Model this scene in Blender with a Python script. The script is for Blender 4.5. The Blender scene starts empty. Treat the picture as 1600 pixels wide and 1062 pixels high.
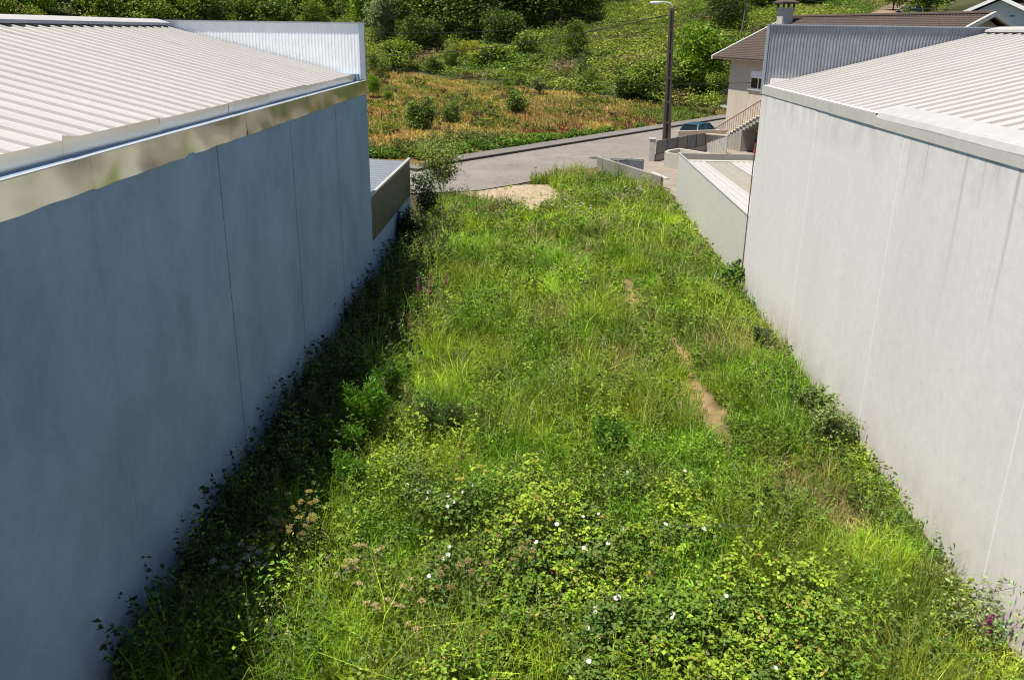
import bpy, math
import numpy as np
from mathutils import Matrix, Vector
rng = np.random.default_rng(11)
SC = bpy.context.scene
COL = SC.collection

# ------------------------------------------------------------------ camera, sky, sun, exposure
CAM_F, CAM_H = 1349.0, 8.2            # focal length in 1600-wide pixels, height above the lot
def _n(v): return v / np.linalg.norm(v)
_Zc = -_n(np.array([-54., -3770., -1349.])); _Yv = _n(np.array([50., 482., -1349.]))
_Yc = _n(_Yv - _Zc * (_Yv @ _Zc)); _Xc = np.cross(_Yc, _Zc)
CAM_R = np.array([_Xc, _Yc, _Zc]); CAM_C = np.array([0., 0., CAM_H])
cam_data = bpy.data.cameras.new('camera'); cam = bpy.data.objects.new('camera', cam_data); COL.objects.link(cam)
cam_data.sensor_width = 36; cam_data.lens = CAM_F / 1600 * 36; cam_data.clip_end = 3000
_m = Matrix([list(CAM_R[i]) + [CAM_C[i]] for i in range(3)] + [[0, 0, 0, 1]]); cam.matrix_world = _m
SC.camera = cam

SUN_TO = _n(np.array([-0.30, -0.16, 1.0]))
world = bpy.data.worlds.new('World'); SC.world = world; world.use_nodes = True
wn = world.node_tree; bg = wn.nodes['Background']
sky = wn.nodes.new('ShaderNodeTexSky'); sky.sky_type = 'NISHITA'; sky.sun_disc = False; sky.ozone_density = 7.0; sky.dust_density = .3
sky.sun_elevation = math.asin(SUN_TO[2]); sky.sun_rotation = math.atan2(SUN_TO[0], SUN_TO[1])
wn.links.new(sky.outputs[0], bg.inputs[0]); bg.inputs[1].default_value = 0.068
sd = bpy.data.lights.new('sun', 'SUN'); sd.energy = 5.0; sd.angle = math.radians(0.53); sd.color = (1.0, 0.94, 0.83)
sun = bpy.data.objects.new('sun', sd); COL.objects.link(sun); sun.location = (0, 0, 60)
sun.rotation_euler = Vector(SUN_TO).to_track_quat('Z', 'Y').to_euler()
SC.view_settings.view_transform = 'Standard'; SC.view_settings.look = 'None'
SC.view_settings.exposure = 0.66; SC.view_settings.gamma = 1.0
SC.render.engine = 'CYCLES'
SC.cycles.max_bounces = 6; SC.cycles.diffuse_bounces = 4; SC.cycles.glossy_bounces = 3
SC.cycles.transparent_max_bounces = 4; SC.cycles.sample_clamp_indirect = 6
SC.cycles.use_denoising = True; SC.cycles.filter_width = 1.1

# ------------------------------------------------------------------ noise
def vnoise(x, y, seed=0):
    x = np.asarray(x, float); y = np.asarray(y, float)
    xi = np.floor(x).astype(np.int64); yi = np.floor(y).astype(np.int64); fx = x - xi; fy = y - yi
    def h(a, b):
        k = (a * 374761393 + b * 668265263 + seed * 974711) & 0x7fffffff
        k = ((k ^ (k >> 13)) * 1274126177) & 0x7fffffff
        return ((k ^ (k >> 16)) & 0xffff) / 65535.0
    fx = fx * fx * (3 - 2 * fx); fy = fy * fy * (3 - 2 * fy)
    return (h(xi, yi) * (1 - fx) + h(xi + 1, yi) * fx) * (1 - fy) + (h(xi, yi + 1) * (1 - fx) + h(xi + 1, yi + 1) * fx) * fy
def fbm(x, y, seed=0, o=3):
    s = 0; a = 0.5; t = 0
    for k in range(o):
        s = s + a * vnoise(np.asarray(x) * 2 ** k, np.asarray(y) * 2 ** k, seed + 17 * k); t += a; a *= 0.5
    return s / t
def sstep(a, b, x):
    t = np.clip((np.asarray(x, float) - a) / (b - a), 0, 1); return t * t * (3 - 2 * t)

# ------------------------------------------------------------------ terrain
KX, KY, DX, DY = -6.0, 56.3, 0.577, 0.817            # the far kerb line: a point and its direction
def road_sd(x, y):                                   # s along the kerb, d beyond it
    rx = x - KX; ry = y - KY
    return rx * DX + ry * DY, -rx * DY + ry * DX
def terrain(x, y):
    x = np.asarray(x, float); y = np.asarray(y, float)
    s, d = road_sd(x, y)
    dd = np.where(s < 0, np.minimum(d, y - KY + 0.0 * x), d)      # left of the bend the road runs along X
    db = np.clip(dd - 2.0, 0, None)
    base = 0.10 * sstep(1.2, 3, dd) + 0.05 * np.clip(db, 0, 110)
    D0 = np.clip(33 - 1.95 * x, 6, 80) + 3 * (vnoise(x / 9, y / 9, 5) - .5)
    q = np.clip(db - D0, 0, None); q = 0.235 * (q * q / (q + 5))
    p0 = np.clip(s - 50, 0, None); p = np.where(p0 < 38, 0.285 * p0 * p0 / (p0 + 5), 0.285 * 38 * 38 / 43 + 0.06 * (p0 - 38))
    p = p * sstep(-14, -4, d + 8)
    z = base + np.maximum(q, p) + (fbm(x / 7, y / 7, 3) - .5) * 1.2 * sstep(6, 25, db)
    lot = sstep(46.0, 43.0, y)
    z = z + lot * (0.10 + 0.16 * (fbm(x / 2.3, y / 2.3, 8) - .5)) * sstep(6.9, 6.0, np.abs(x))
    corridor = (dd < 1.9) & (y > 43)
    z = np.where(corridor, np.minimum(z, -0.05), z)
    return z
def ray(px, py): return CAM_R @ _n(np.array([px - 800., 531. - py, -CAM_F]))
def hit(px, py, lift=0.0):
    d = ray(px, py); t = np.arange(8, 420, 0.25)
    P = CAM_C[None] + t[:, None] * d[None]
    below = np.nonzero(P[:, 2] < terrain(P[:, 0], P[:, 1]) + lift)[0]
    i = below[0] if len(below) else len(t) - 1
    return P[i]
def plane_z(px, py, z=0.0):
    d = ray(px, py); return CAM_C + d * ((z - CAM_H) / d[2])

# ------------------------------------------------------------------ materials
def new_mat(name):
    m = bpy.data.materials.new(name); m.use_nodes = True; nt = m.node_tree
    return m, nt, nt.nodes['Principled BSDF']
def nd(nt, typ, **kw):
    n = nt.nodes.new(typ)
    for k, v in kw.items():
        if k in n.inputs.keys() if isinstance(k, str) else False: n.inputs[k].default_value = v
        else: setattr(n, k, v)
    return n
def rgba(c): return (c[0], c[1], c[2], 1)
def mixrgb(nt, a, b, fac, mode='MIX'):
    n = nt.nodes.new('ShaderNodeMix'); n.data_type = 'RGBA'; n.blend_type = mode
    for s, v in ((0, fac), (6, a), (7, b)):
        if isinstance(v, (tuple, list)): n.inputs[s].default_value = rgba(v)
        elif isinstance(v, (int, float)): n.inputs[s].default_value = v
        else: nt.links.new(v, n.inputs[s])
    return n.outputs[2]
def noise_tex(nt, scale, detail=4, rough=.55, sc=(1, 1, 1), coord='POS', rot=(0, 0, 0)):
    if coord == 'POS': src = nt.nodes.new('ShaderNodeNewGeometry').outputs['Position']
    else: src = nt.nodes.new('ShaderNodeTexCoord').outputs['Object']
    mp = nt.nodes.new('ShaderNodeMapping'); mp.inputs['Scale'].default_value = sc; mp.inputs['Rotation'].default_value = rot
    nt.links.new(src, mp.inputs[0])
    n = nt.nodes.new('ShaderNodeTexNoise'); n.inputs['Scale'].default_value = scale
    n.inputs['Detail'].default_value = detail; n.inputs['Roughness'].default_value = rough
    nt.links.new(mp.outputs[0], n.inputs['Vector']); return n.outputs['Fac']
def maprange(nt, v, a, b, c=0., d=1.):
    n = nt.nodes.new('ShaderNodeMapRange'); nt.links.new(v, n.inputs[0])
    for i, q in enumerate((a, b, c, d)): n.inputs[i + 1].default_value = q
    return n.outputs[0]
def mul(nt, a, b):
    n = nt.nodes.new('ShaderNodeMath'); n.operation = 'MULTIPLY'
    for i, v in enumerate((a, b)):
        if isinstance(v, (int, float)): n.inputs[i].default_value = v
        else: nt.links.new(v, n.inputs[i])
    return n.outputs[0]
def bump(nt, bsdf, h, strength=.3, dist=.02):
    b = nt.nodes.new('ShaderNodeBump'); b.inputs['Strength'].default_value = strength; b.inputs['Distance'].default_value = dist
    nt.links.new(h, b.inputs['Height']); nt.links.new(b.outputs[0], bsdf.inputs['Normal'])
def plain(name, c, rough=.6, metal=0., var=.12, scale=3., spec=.4, bstr=0.):
    m, nt, b = new_mat(name)
    f = noise_tex(nt, scale, 5)
    col = mixrgb(nt, tuple(x * (1 - var) for x in c), tuple(min(1, x * (1 + var)) for x in c), maprange(nt, f, .3, .7))
    nt.links.new(col, b.inputs['Base Color']); b.inputs['Roughness'].default_value = rough
    b.inputs['Metallic'].default_value = metal; b.inputs['Specular IOR Level'].default_value = spec
    if bstr: bump(nt, b, noise_tex(nt, scale * 8, 4), bstr, .01)
    return m
def concrete(name, c, stain=(.18, .12, .09), stain_amt=.0, top=6.3, base_dirt=.3, blotch=.18, streak=1, drips=()):
    m, nt, b = new_mat(name)
    sc = (1, 1, .25) if streak else (1, 1, .8)
    f1 = noise_tex(nt, .55, 5, .6, sc); f2 = noise_tex(nt, 2.3, 6, .65, (1, 1, .12) if streak else (1, 1, .55)); f3 = noise_tex(nt, 14, 4, .7)
    lo = tuple(x * (1 - blotch) for x in c); hi = tuple(min(1, x * (1 + blotch * .6)) for x in c)
    col = mixrgb(nt, lo, hi, maprange(nt, f1, .3, .7))
    col = mixrgb(nt, col, tuple(x * .80 for x in c), mul(nt, maprange(nt, f2, .52, .75), .3))
    col = mixrgb(nt, col, tuple(x * .86 for x in c), mul(nt, maprange(nt, f3, .45, .8), .5))
    f4 = noise_tex(nt, 5.5, 8, .75); col = mixrgb(nt, col, tuple(min(1, x * 1.16) for x in c), mul(nt, maprange(nt, f4, .52, .72), .45)); col = mixrgb(nt, col, tuple(x * .82 for x in c), mul(nt, maprange(nt, f4, .46, .32), .5))
    pos = nt.nodes.new('ShaderNodeNewGeometry').outputs['Position']
    sep = nt.nodes.new('ShaderNodeSeparateXYZ'); nt.links.new(pos, sep.inputs[0])
    if stain_amt:
        s1 = noise_tex(nt, 1.0, 3, .55, (4.2, 4.2, .10)); s2 = noise_tex(nt, .6, 2, .5, (1, 1, 1))
        msk = mul(nt, maprange(nt, s1, .60, .70), maprange(nt, sep.outputs[2], top - 2.6, top - .1))
        msk = mul(nt, msk, maprange(nt, s2, .42, .62))
        col = mixrgb(nt, col, stain, mul(nt, msk, stain_amt))
        s4 = noise_tex(nt, 1.6, 4, .6, (1, 1, .7))
        col = mixrgb(nt, col, (.40, .34, .31), mul(nt, maprange(nt, s4, .42, .7), mul(nt, maprange(nt, sep.outputs[2], top - .8, top + .05), .45)))
    for (y0, hw, zt, ln, st) in drips:
        ma = nt.nodes.new('ShaderNodeMath'); ma.operation = 'SUBTRACT'; nt.links.new(sep.outputs[1], ma.inputs[0]); ma.inputs[1].default_value = y0
        ab = nt.nodes.new('ShaderNodeMath'); ab.operation = 'ABSOLUTE'; nt.links.new(ma.outputs[0], ab.inputs[0])
        wv_ = noise_tex(nt, 3.0, 3, .6, (1, 6, .8)); k_ = mul(nt, maprange(nt, ab.outputs[0], hw, 0), maprange(nt, sep.outputs[2], zt - ln, zt - .05))
        col = mixrgb(nt, col, stain, mul(nt, mul(nt, k_, maprange(nt, wv_, .3, .55, .45, 1)), st))
    if base_dirt:
        s3 = noise_tex(nt, 1.2, 4, .6)
        col = mixrgb(nt, col, (.30, .25, .20), mul(nt, mul(nt, maprange(nt, sep.outputs[2], 1.3, .0), maprange(nt, s3, .3, .75)), base_dirt))
    nt.links.new(col, b.inputs['Base Color']); b.inputs['Roughness'].default_value = .85; b.inputs['Specular IOR Level'].default_value = .25
    bump(nt, b, noise_tex(nt, 30, 5, .7), .25, .006)
    return m
def leafmat(name, trans=.32, rough=.55, spec=.25):
    m, nt, b = new_mat(name)
    a = nt.nodes.new('ShaderNodeAttribute'); a.attribute_name = 'Col'
    nt.links.new(a.outputs['Color'], b.inputs['Base Color']); b.inputs['Roughness'].default_value = rough
    b.inputs['Specular IOR Level'].default_value = spec
    t = nt.nodes.new('ShaderNodeBsdfTranslucent')
    mx = nt.nodes.new('ShaderNodeMixShader'); mx.inputs[0].default_value = trans
    h = nt.nodes.new('ShaderNodeHueSaturation'); h.inputs['Saturation'].default_value = 1.15; h.inputs['Value'].default_value = 1.25
    nt.links.new(a.outputs['Color'], h.inputs['Color']); nt.links.new(h.outputs[0], t.inputs[0])
    nt.links.new(b.outputs[0], mx.inputs[1]); nt.links.new(t.outputs[0], mx.inputs[2])
    nt.links.new(mx.outputs[0], nt.nodes['Material Output'].inputs[0])
    return m
def attrmat(name, rough=.95):
    m, nt, b = new_mat(name)
    a = nt.nodes.new('ShaderNodeAttribute'); a.attribute_name = 'Col'
    f = noise_tex(nt, 9, 6, .7)
    col = mixrgb(nt, a.outputs['Color'], (.35, .3, .24), mul(nt, maprange(nt, f, .35, .75), .12))
    g = noise_tex(nt, 2.2, 5, .6)
    col = mixrgb(nt, col, mixrgb(nt, col, (.5, .5, .5), 1., 'MULTIPLY'), mul(nt, maprange(nt, g, .4, .7), .7))
    nt.links.new(col, b.inputs['Base Color']); b.inputs['Roughness'].default_value = rough; b.inputs['Specular IOR Level'].default_value = .1
    bump(nt, b, f, .6, .05)
    return m

M = {}
M['leaf'] = leafmat('foliage', .24); M['grass'] = leafmat('grass_blades', .22, .5, .3); M['petal'] = leafmat('petals', .35, .6, .2)
M['bark'] = plain('bark', (.13, .10, .075), .9, var=.3, scale=9, bstr=.5)
M['soil'] = attrmat('soil')
M['wall_shade_tint'] = concrete('concrete_panels_shade_tint', (.275, .37, .47), stain_amt=0.0, base_dirt=.4, blotch=.24, streak=0)  # blue of the sky-lit shade is put into this concrete colour
M['wall_sun'] = concrete('pale_concrete_panels', (.83, .785, .755), stain_amt=.22, top=6.35, base_dirt=.6, blotch=.05, drips=((14.35, .07, 6.2, 2.4, .42), (12.72, .08, 6.3, 2.8, .6), (15.85, .035, 6.15, .9, .5), (16.6, .03, 5.9, 1.1, .42), (13.75, .035, 6.3, .8, .4), (13.3, .03, 6.3, .6, .3), (22.3, .04, 6.4, 1.2, .2), (19.4, .4, 6.4, .5, .2), (25.5, .3, 6.4, .6, .15), (10.9, .06, 6.3, 2.0, .4), (11.9, .04, 6.3, 1.1, .4)), stain=(.34, .225, .16))
M['conc'] = concrete('weathered_concrete', (.25, .235, .205), base_dirt=.4, blotch=.3)
M['conc_light'] = concrete('pale_weathered_concrete', (.36, .335, .29), base_dirt=.5, blotch=.22)
M['cream'] = concrete('cream_render', (.46, .435, .37), base_dirt=.2, blotch=.12)
M['render'] = concrete('beige_render', (.57, .495, .395), base_dirt=.2, blotch=.15)
M['white_paint'] = concrete('white_render', (.60, .61, .62), base_dirt=.1, blotch=.08)
M['joint'] = plain('joint_sealant', (.05, .05, .05), .9)
M['joint_light'] = plain('pale_joint_sealant', (.88, .87, .85), .8, var=.03)
def roofmat(name, c, axis_y=True):
    m, nt, b = new_mat(name)
    f = noise_tex(nt, .9, 5, .6, (.25, 1.6, 1)); g = noise_tex(nt, 6, 5, .7)
    col = mixrgb(nt, tuple(x * .93 for x in c), tuple(min(1, x * 1.05) for x in c), maprange(nt, f, .3, .7))
    col = mixrgb(nt, col, (.25, .20, .165), mul(nt, maprange(nt, g, .55, .8), .22))
    h = noise_tex(nt, 2.2, 3, .6, (.06, 4.5, 1))
    col = mixrgb(nt, col, (.20, .15, .115), mul(nt, maprange(nt, h, .64, .76), .35))
    nt.links.new(col, b.inputs['Base Color']); b.inputs['Roughness'].default_value = .5; b.inputs['Specular IOR Level'].default_value = .35
    return m
M['roof_white'] = roofmat('pale_roof_sheet', (.43, .41, .385))
M['parapet_white'] = plain('white_cladding', (.87, .88, .88), .5, var=.05)
M['parapet_grey'] = plain('grey_cladding', (.27, .28, .30), .55, var=.12)
M['trim_blue'] = plain('grey_blue_trim', (.30, .34, .38), .45, var=.1)
M['trim_light'] = plain('pale_metal_trim', (.41, .40, .375), .45, var=.07, spec=.5)
M['fascia_green'] = plain('greenish_white_fascia', (.60, .57, .52), .5, var=.06)
def galv(name, c=(.78, .74, .66), rough=.24, wav=.22):
    m, nt, b = new_mat(name)
    f = noise_tex(nt, 3, 5)
    nt.links.new(mixrgb(nt, tuple(x * .88 for x in c), c, f), b.inputs['Base Color'])
    b.inputs['Metallic'].default_value = 1; b.inputs['Roughness'].default_value = rough
    bump(nt, b, noise_tex(nt, .85, 1, .3, (1, 1, 1.5)), wav, .22)
    return m
M['galv'] = galv('dented_galvanised_sheet', (.72, .70, .62), .23, .36); M['galv_in'] = galv('dull_beige_upstand', (.84, .78, .65), .34, .10)
M['zinc'] = plain('zinc_channel', (.33, .40, .50), .5, .35, .1)
M['clad_brown'] = plain('dark_brown_cladding', (.072, .062, .052), .55, var=.08)
M['clad_cream'] = plain('cream_cladding', (.70, .665, .605), .5, var=.05)
M['roof_blue'] = plain('grey_roof_sheet', (.16, .18, .21), .35, var=.08)
M['rooflight'] = plain('translucent_rooflight', (.30, .27, .215), .5, var=.1)
M['rust'] = plain('rusty_pipe', (.20, .10, .06), .8, var=.4, scale=4)
M['steel_dark'] = plain('dark_steel', (.07, .065, .06), .5, var=.2)
M['steel_grey'] = plain('grey_blue_steel', (.15, .17, .19), .5, var=.2)
M['pole'] = plain('dark_weathered_concrete', (.085, .066, .052), .9, var=.25, scale=5, bstr=.3)
M['wood'] = plain('weathered_wood', (.16, .12, .09), .9, var=.3, scale=6)
M['lamp'] = plain('grey_lamp_housing', (.62, .64, .64), .4, var=.05)
M['cable'] = plain('black_cable', (.02, .02, .02), .6)
M['glass'] = plain('dark_glass', (.012, .014, .016), .12, var=.2, spec=.4)
M['pvc'] = plain('white_frame', (.8, .8, .8), .4, var=.04)
M['red'] = plain('red_paint', (.5, .03, .025), .4, var=.15)
M['stone_white'] = plain('painted_stone', (.46, .44, .39), .8, var=.12, scale=5)
M['tyre'] = plain('tyre_rubber', (.02, .02, .02), .85); M['rim'] = plain('alloy', (.5, .5, .5), .35, .8)
M['car_blue'] = plain('dark_teal_paint', (.025, .085, .115), .22, .3, .05, spec=.6); M['car_black'] = plain('near_black_paint', (.02, .022, .028), .25, .2, .05, spec=.6)
M['tail'] = plain('red_lens', (.35, .01, .01), .2); M['headlamp'] = plain('clear_lens', (.6, .6, .62), .2); M['plate'] = plain('number_plate', (.7, .7, .7), .5)
M['pave'] = concrete('pavement_slabs', (.165, .152, .138), base_dirt=0, blotch=.2)
M['kerb'] = plain('kerb_stone', (.055, .047, .038), .9, var=.35, scale=4)
def roadmat():
    m, nt, b = new_mat('worn_asphalt')
    f = noise_tex(nt, .35, 5, .6); g = noise_tex(nt, 60, 4, .7); c = noise_tex(nt, 1.7, 6, .7)
    col = mixrgb(nt, (.185, .160, .142), (.235, .205, .185), maprange(nt, f, .3, .7))
    col = mixrgb(nt, col, (.09, .085, .08), mul(nt, maprange(nt, g, .5, .8), .4))
    col = mixrgb(nt, col, (.10, .09, .083), mul(nt, maprange(nt, c, .56, .66), .4))
    v = nt.nodes.new('ShaderNodeTexVoronoi'); v.feature = 'DISTANCE_TO_EDGE'; v.inputs['Scale'].default_value = .42
    geo = nt.nodes.new('ShaderNodeNewGeometry')
    wv = nt.nodes.new('ShaderNodeVectorMath'); wv.operation = 'ADD'
    nn = nt.nodes.new('ShaderNodeTexNoise'); nn.inputs['Scale'].default_value = 1.2; nt.links.new(geo.outputs['Position'], nn.inputs['Vector'])
    nt.links.new(geo.outputs['Position'], wv.inputs[0]); nt.links.new(nn.outputs['Color'], wv.inputs[1]); nt.links.new(wv.outputs[0], v.inputs['Vector'])
    col = mixrgb(nt, col, (.075, .07, .065), mul(nt, maprange(nt, v.outputs['Distance'], .014, .004), .55))
    nt.links.new(col, b.inputs['Base Color']); b.inputs['Roughness'].default_value = .9; b.inputs['Specular IOR Level'].default_value = .2
    bump(nt, b, g, .3, .01); return m
M['road'] = roadmat()
def drivemat():
    m, nt, b = new_mat('stained_concrete')
    f = noise_tex(nt, .8, 5, .6); c = noise_tex(nt, 3, 6, .7)
    col = mixrgb(nt, (.21, .165, .12), (.27, .235, .19), maprange(nt, f, .3, .7))
    col = mixrgb(nt, col, (.12, .098, .075), mul(nt, maprange(nt, c, .5, .75), .6))
    nt.links.new(col, b.inputs['Base Color']); b.inputs['Roughness'].default_value = .9; return m
M['drive'] = drivemat()
def tilemat():
    m, nt, b = new_mat('clay_tiles')
    f = noise_tex(nt, .7, 5, .6); g = noise_tex(nt, 5, 5, .7)
    col = mixrgb(nt, (.052, .034, .026), (.098, .066, .050), maprange(nt, g, .3, .7))
    col = mixrgb(nt, col, (.05, .043, .037), mul(nt, maprange(nt, f, .45, .7), .6))
    nt.links.new(col, b.inputs['Base Color']); b.inputs['Roughness'].default_value = .85; return m
M['tile'] = tilemat()

# ------------------------------------------------------------------ object helpers
def tag(o, label=None, cat=None, group=None, kind=None):
    if label: o['label'] = label
    if cat: o['category'] = cat
    if group: o['group'] = group
    if kind: o['kind'] = kind
    return o
def empty(name, loc, label=None, cat=None, group=None):
    o = bpy.data.objects.new(name, None); COL.objects.link(o); o.location = [float(v) for v in loc]
    o.empty_display_size = .2; return tag(o, label, cat, group)
def attach(o, parent):
    if parent is not None:
        o.parent = parent
        w = Matrix.Translation(parent.location) if parent.type == 'EMPTY' else Matrix.Identity(4)   # mesh parents sit at the world origin
        o.matrix_parent_inverse = w.inverted()
def link_mesh(name, me, mat, parent=None):
    o = bpy.data.objects.new(name, me); COL.objects.link(o)
    if mat is not None: me.materials.append(mat)
    attach(o, parent); return o
def tri_mesh(name, V, T, C=None, smooth=False):
    me = bpy.data.meshes.new(name); nv, nf = len(V), len(T)
    me.vertices.add(nv); me.vertices.foreach_set('co', np.asarray(V, np.float32).ravel())
    me.loops.add(nf * 3); me.loops.foreach_set('vertex_index', np.asarray(T, np.int32).ravel())
    me.polygons.add(nf); me.polygons.foreach_set('loop_start', np.arange(0, nf * 3, 3, dtype=np.int32))
    try: me.polygons.foreach_set('loop_total', np.full(nf, 3, np.int32))
    except Exception: pass
    me.update(calc_edges=True)
    if C is not None:
        a = me.color_attributes.new('Col', 'FLOAT_COLOR', 'POINT')
        a.data.foreach_set('color', np.concatenate([np.asarray(C, np.float32), np.ones((nv, 1), np.float32)], 1).ravel())
    if smooth: me.polygons.foreach_set('use_smooth', np.ones(nf, bool))
    return me
class Bits:                                          # bundles of (verts, tris, colours)
    def __init__(s): s.v, s.t, s.c, s.n = [], [], [], 0
    def add(s, vtc):
        V, T, C = vtc
        s.v.append(V); s.t.append(T + s.n); s.c.append(C); s.n += len(V); return s
    def mesh(s, name): return tri_mesh(name, np.concatenate(s.v), np.concatenate(s.t), np.concatenate(s.c))
    def obj(s, name, mat, parent=None): return link_mesh(name, s.mesh(name), mat, parent)
class MB:                                            # polygon builder for hard things
    def __init__(s): s.V, s.F = [], []
    def poly(s, pts, faces):
        k = len(s.V); s.V += [tuple(map(float, p)) for p in pts]; s.F += [tuple(i + k for i in f) for f in faces]; return s
    def box(s, a, b):
        x0, y0, z0 = a; x1, y1, z1 = b
        p = [(x0, y0, z0), (x1, y0, z0), (x1, y1, z0), (x0, y1, z0), (x0, y0, z1), (x1, y0, z1), (x1, y1, z1), (x0, y1, z1)]
        return s.hexa(p)
    def hexa(s, p): return s.poly(p, [(3, 2, 1, 0), (4, 5, 6, 7), (0, 1, 5, 4), (1, 2, 6, 5), (2, 3, 7, 6), (3, 0, 4, 7)])
    def prism(s, pts, z0, z1):                       # footprint polygon (ccw) extruded, z may be lists
        n = len(pts); z0 = z0 if hasattr(z0, '__len__') else [z0] * n; z1 = z1 if hasattr(z1, '__len__') else [z1] * n
        P = [(p[0], p[1], z) for p, z in zip(pts, z0)] + [(p[0], p[1], z) for p, z in zip(pts, z1)]
        return s.poly(P, [tuple(range(n - 1, -1, -1)), tuple(range(n, 2 * n))] + [(i, (i + 1) % n, n + (i + 1) % n, n + i) for i in range(n)])
    def wall(s, a, b, t, z0, z1, z0b=None, z1b=None):   # a wall from a to b with thickness t (half each side)
        a = np.array(a[:2], float); b = np.array(b[:2], float); d = _n(b - a); nrm = np.array([-d[1], d[0]]) * t / 2
        z0b = z0 if z0b is None else z0b; z1b = z1 if z1b is None else z1b
        return s.prism([a - nrm, b - nrm, b + nrm, a + nrm], [z0, z0b, z0b, z0], [z1, z1b, z1b, z1])
    def tube(s, path, r, n=8, caps=True):
        path = [np.array(p, float) for p in path]; r = r if hasattr(r, '__len__') else [r] * len(path); k = len(s.V)
        for i, p in enumerate(path):
            d = _n(path[min(i + 1, len(path) - 1)] - path[max(i - 1, 0)])
            a = np.cross(d, (0, 0, 1.)); a = _n(a) if np.linalg.norm(a) > 1e-3 else np.array([1., 0, 0]); b = np.cross(a, d)
            for j in range(n):
                t = 2 * math.pi * j / n; s.V.append(tuple(p + r[i] * (math.cos(t) * a + math.sin(t) * b)))
        for i in range(len(path) - 1):
            for j in range(n):
                s.F.append((k + i * n + j, k + i * n + (j + 1) % n, k + (i + 1) * n + (j + 1) % n, k + (i + 1) * n + j))
        if caps: s.F += [tuple(range(k + n - 1, k - 1, -1)), tuple(range(k + (len(path) - 1) * n, k + len(path) * n))]
        return s
    def loft(s, rings, caps=True):
        k = len(s.V); n = len(rings[0])
        for r in rings: s.V += [tuple(map(float, p)) for p in r]
        for i in range(len(rings) - 1):
            for j in range(n): s.F.append((k + i * n + j, k + i * n + (j + 1) % n, k + (i + 1) * n + (j + 1) % n, k + (i + 1) * n + j))
        if caps: s.F += [tuple(range(k + n - 1, k - 1, -1)), tuple(range(k + (len(rings) - 1) * n, k + len(rings) * n))]
        return s
    def build(s, name, mat, parent=None, bevel=0., smooth=False, xf=None):
        V = np.array(s.V)
        if xf is not None: V = V @ np.asarray(xf[0]).T + np.asarray(xf[1])
        me = bpy.data.meshes.new(name); me.from_pydata(V.tolist(), [], s.F); me.update()
        o = link_mesh(name, me, mat, parent)
        if smooth: me.polygons.foreach_set('use_smooth', np.ones(len(me.polygons), bool))
        if bevel:
            b = o.modifiers.new('bevel', 'BEVEL'); b.width = bevel; b.segments = 2; b.limit_method = 'ANGLE'
        return o
def structure(o): o['kind'] = 'structure'; return o

# ------------------------------------------------------------------ the ground, road, pavement
def near(a, b, st): return list(np.arange(a, b, st))
gx_ = near(-400, -120, 14) + near(-120, -60, 4) + near(-60, -8, 1.2) + near(-8, 9, .3) + near(9, 60, 1.2) + near(60, 140, 4) + near(140, 420, 14)
gy_ = near(-60, 4, 4) + near(4, 50, .3) + near(50, 140, 1.1) + near(140, 260, 3) + near(260, 620, 14)
PATH = np.array([(-.9, 44.5), (-.4, 41.1), (.45, 36.5), (1.08, 32.5), (2.4, 30.4), (3.1, 28.6), (3.0, 25.6), (3.9, 22.15), (3.92, 18.44), (4.03, 16.05), (4.1, 15.2)])
def path_dist(x, y):
    x = np.asarray(x, float); y = np.asarray(y, float); best = np.full(x.shape, 9.)
    for a, b in zip(PATH[:-1], PATH[1:]):
        ab = b - a; t = np.clip(((x - a[0]) * ab[0] + (y - a[1]) * ab[1]) / (ab @ ab), 0, 1)
        best = np.minimum(best, np.hypot(x - a[0] - t * ab[0], y - a[1] - t * ab[1]))
    return best
APRON = np.array([(-4.9, 48.5), (0.6, 49.6), (1.2, 45.9), (.55, 43.4), (-.3, 41.2), (-1.7, 43.0), (-3.8, 44.9)])
def in_poly(x, y, P):
    x = np.asarray(x, float); c = np.zeros(x.shape, bool); n = len(P)
    for i in range(n):
        (x1, y1), (x2, y2) = P[i], P[(i + 1) % n]
        c ^= ((y1 > y) != (y2 > y)) & (x < (x2 - x1) * (y - y1) / (y2 - y1 + 1e-12) + x1)
    return c
def ground_colour(x, y):
    s, d = road_sd(x, y)
    n = fbm(x / 1.3, y / 1.3, 21)[:, None]; n2 = fbm(x / 6, y / 6, 22)[:, None]
    lot = np.array([.055, .05, .022]) * (.6 + .8 * n)
    soil = np.array([.31, .20, .105]) * (.75 + .5 * n)
    field = np.array([.17, .105, .035]) * (.6 + .8 * n2) 
    hill = np.array([.06, .065, .022]) * (.7 + .6 * n)
    pd = path_dist(x, y) + .5 * (fbm(x / .55, y / .55, 40) - .5) + .12 * np.sin(y * 1.3)
    w = (sstep(.34, .12, pd) * sstep(36, 32, y))[:, None] + 0
    ap = in_poly(x, y, APRON)[:, None]; w = np.clip(w + ap * 1.0, 0, 1); soil = np.where(ap, soil * [1.2, 1.46, 1.85], soil)
    c = lot * (1 - w) + soil * w
    far = sstep(50, 53, y)[:, None]; hz = np.maximum(sstep(0, 8, (d - 2) - np.clip(33 - 1.95 * x, 6, 80)), sstep(44, 50, s))[:, None]
    track = (sstep(3.2, 2.2, np.abs(x - (45.5 + (y - 130) * .44))) * (y > 105) * (x > 30))[:, None]
    fh = field * (1 - hz) + hill * hz; fh = fh * (1 - track) + np.array([.27, .195, .13]) * track
    return c * (1 - far) + fh * far
GX, GY = np.meshgrid(gx_, gy_); gxf, gyf = GX.ravel(), GY.ravel()
gz_ = terrain(gxf, gyf)
pdv = path_dist(gxf, gyf); gz_ = gz_ - .05 * sstep(.5, .1, pdv)
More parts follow.
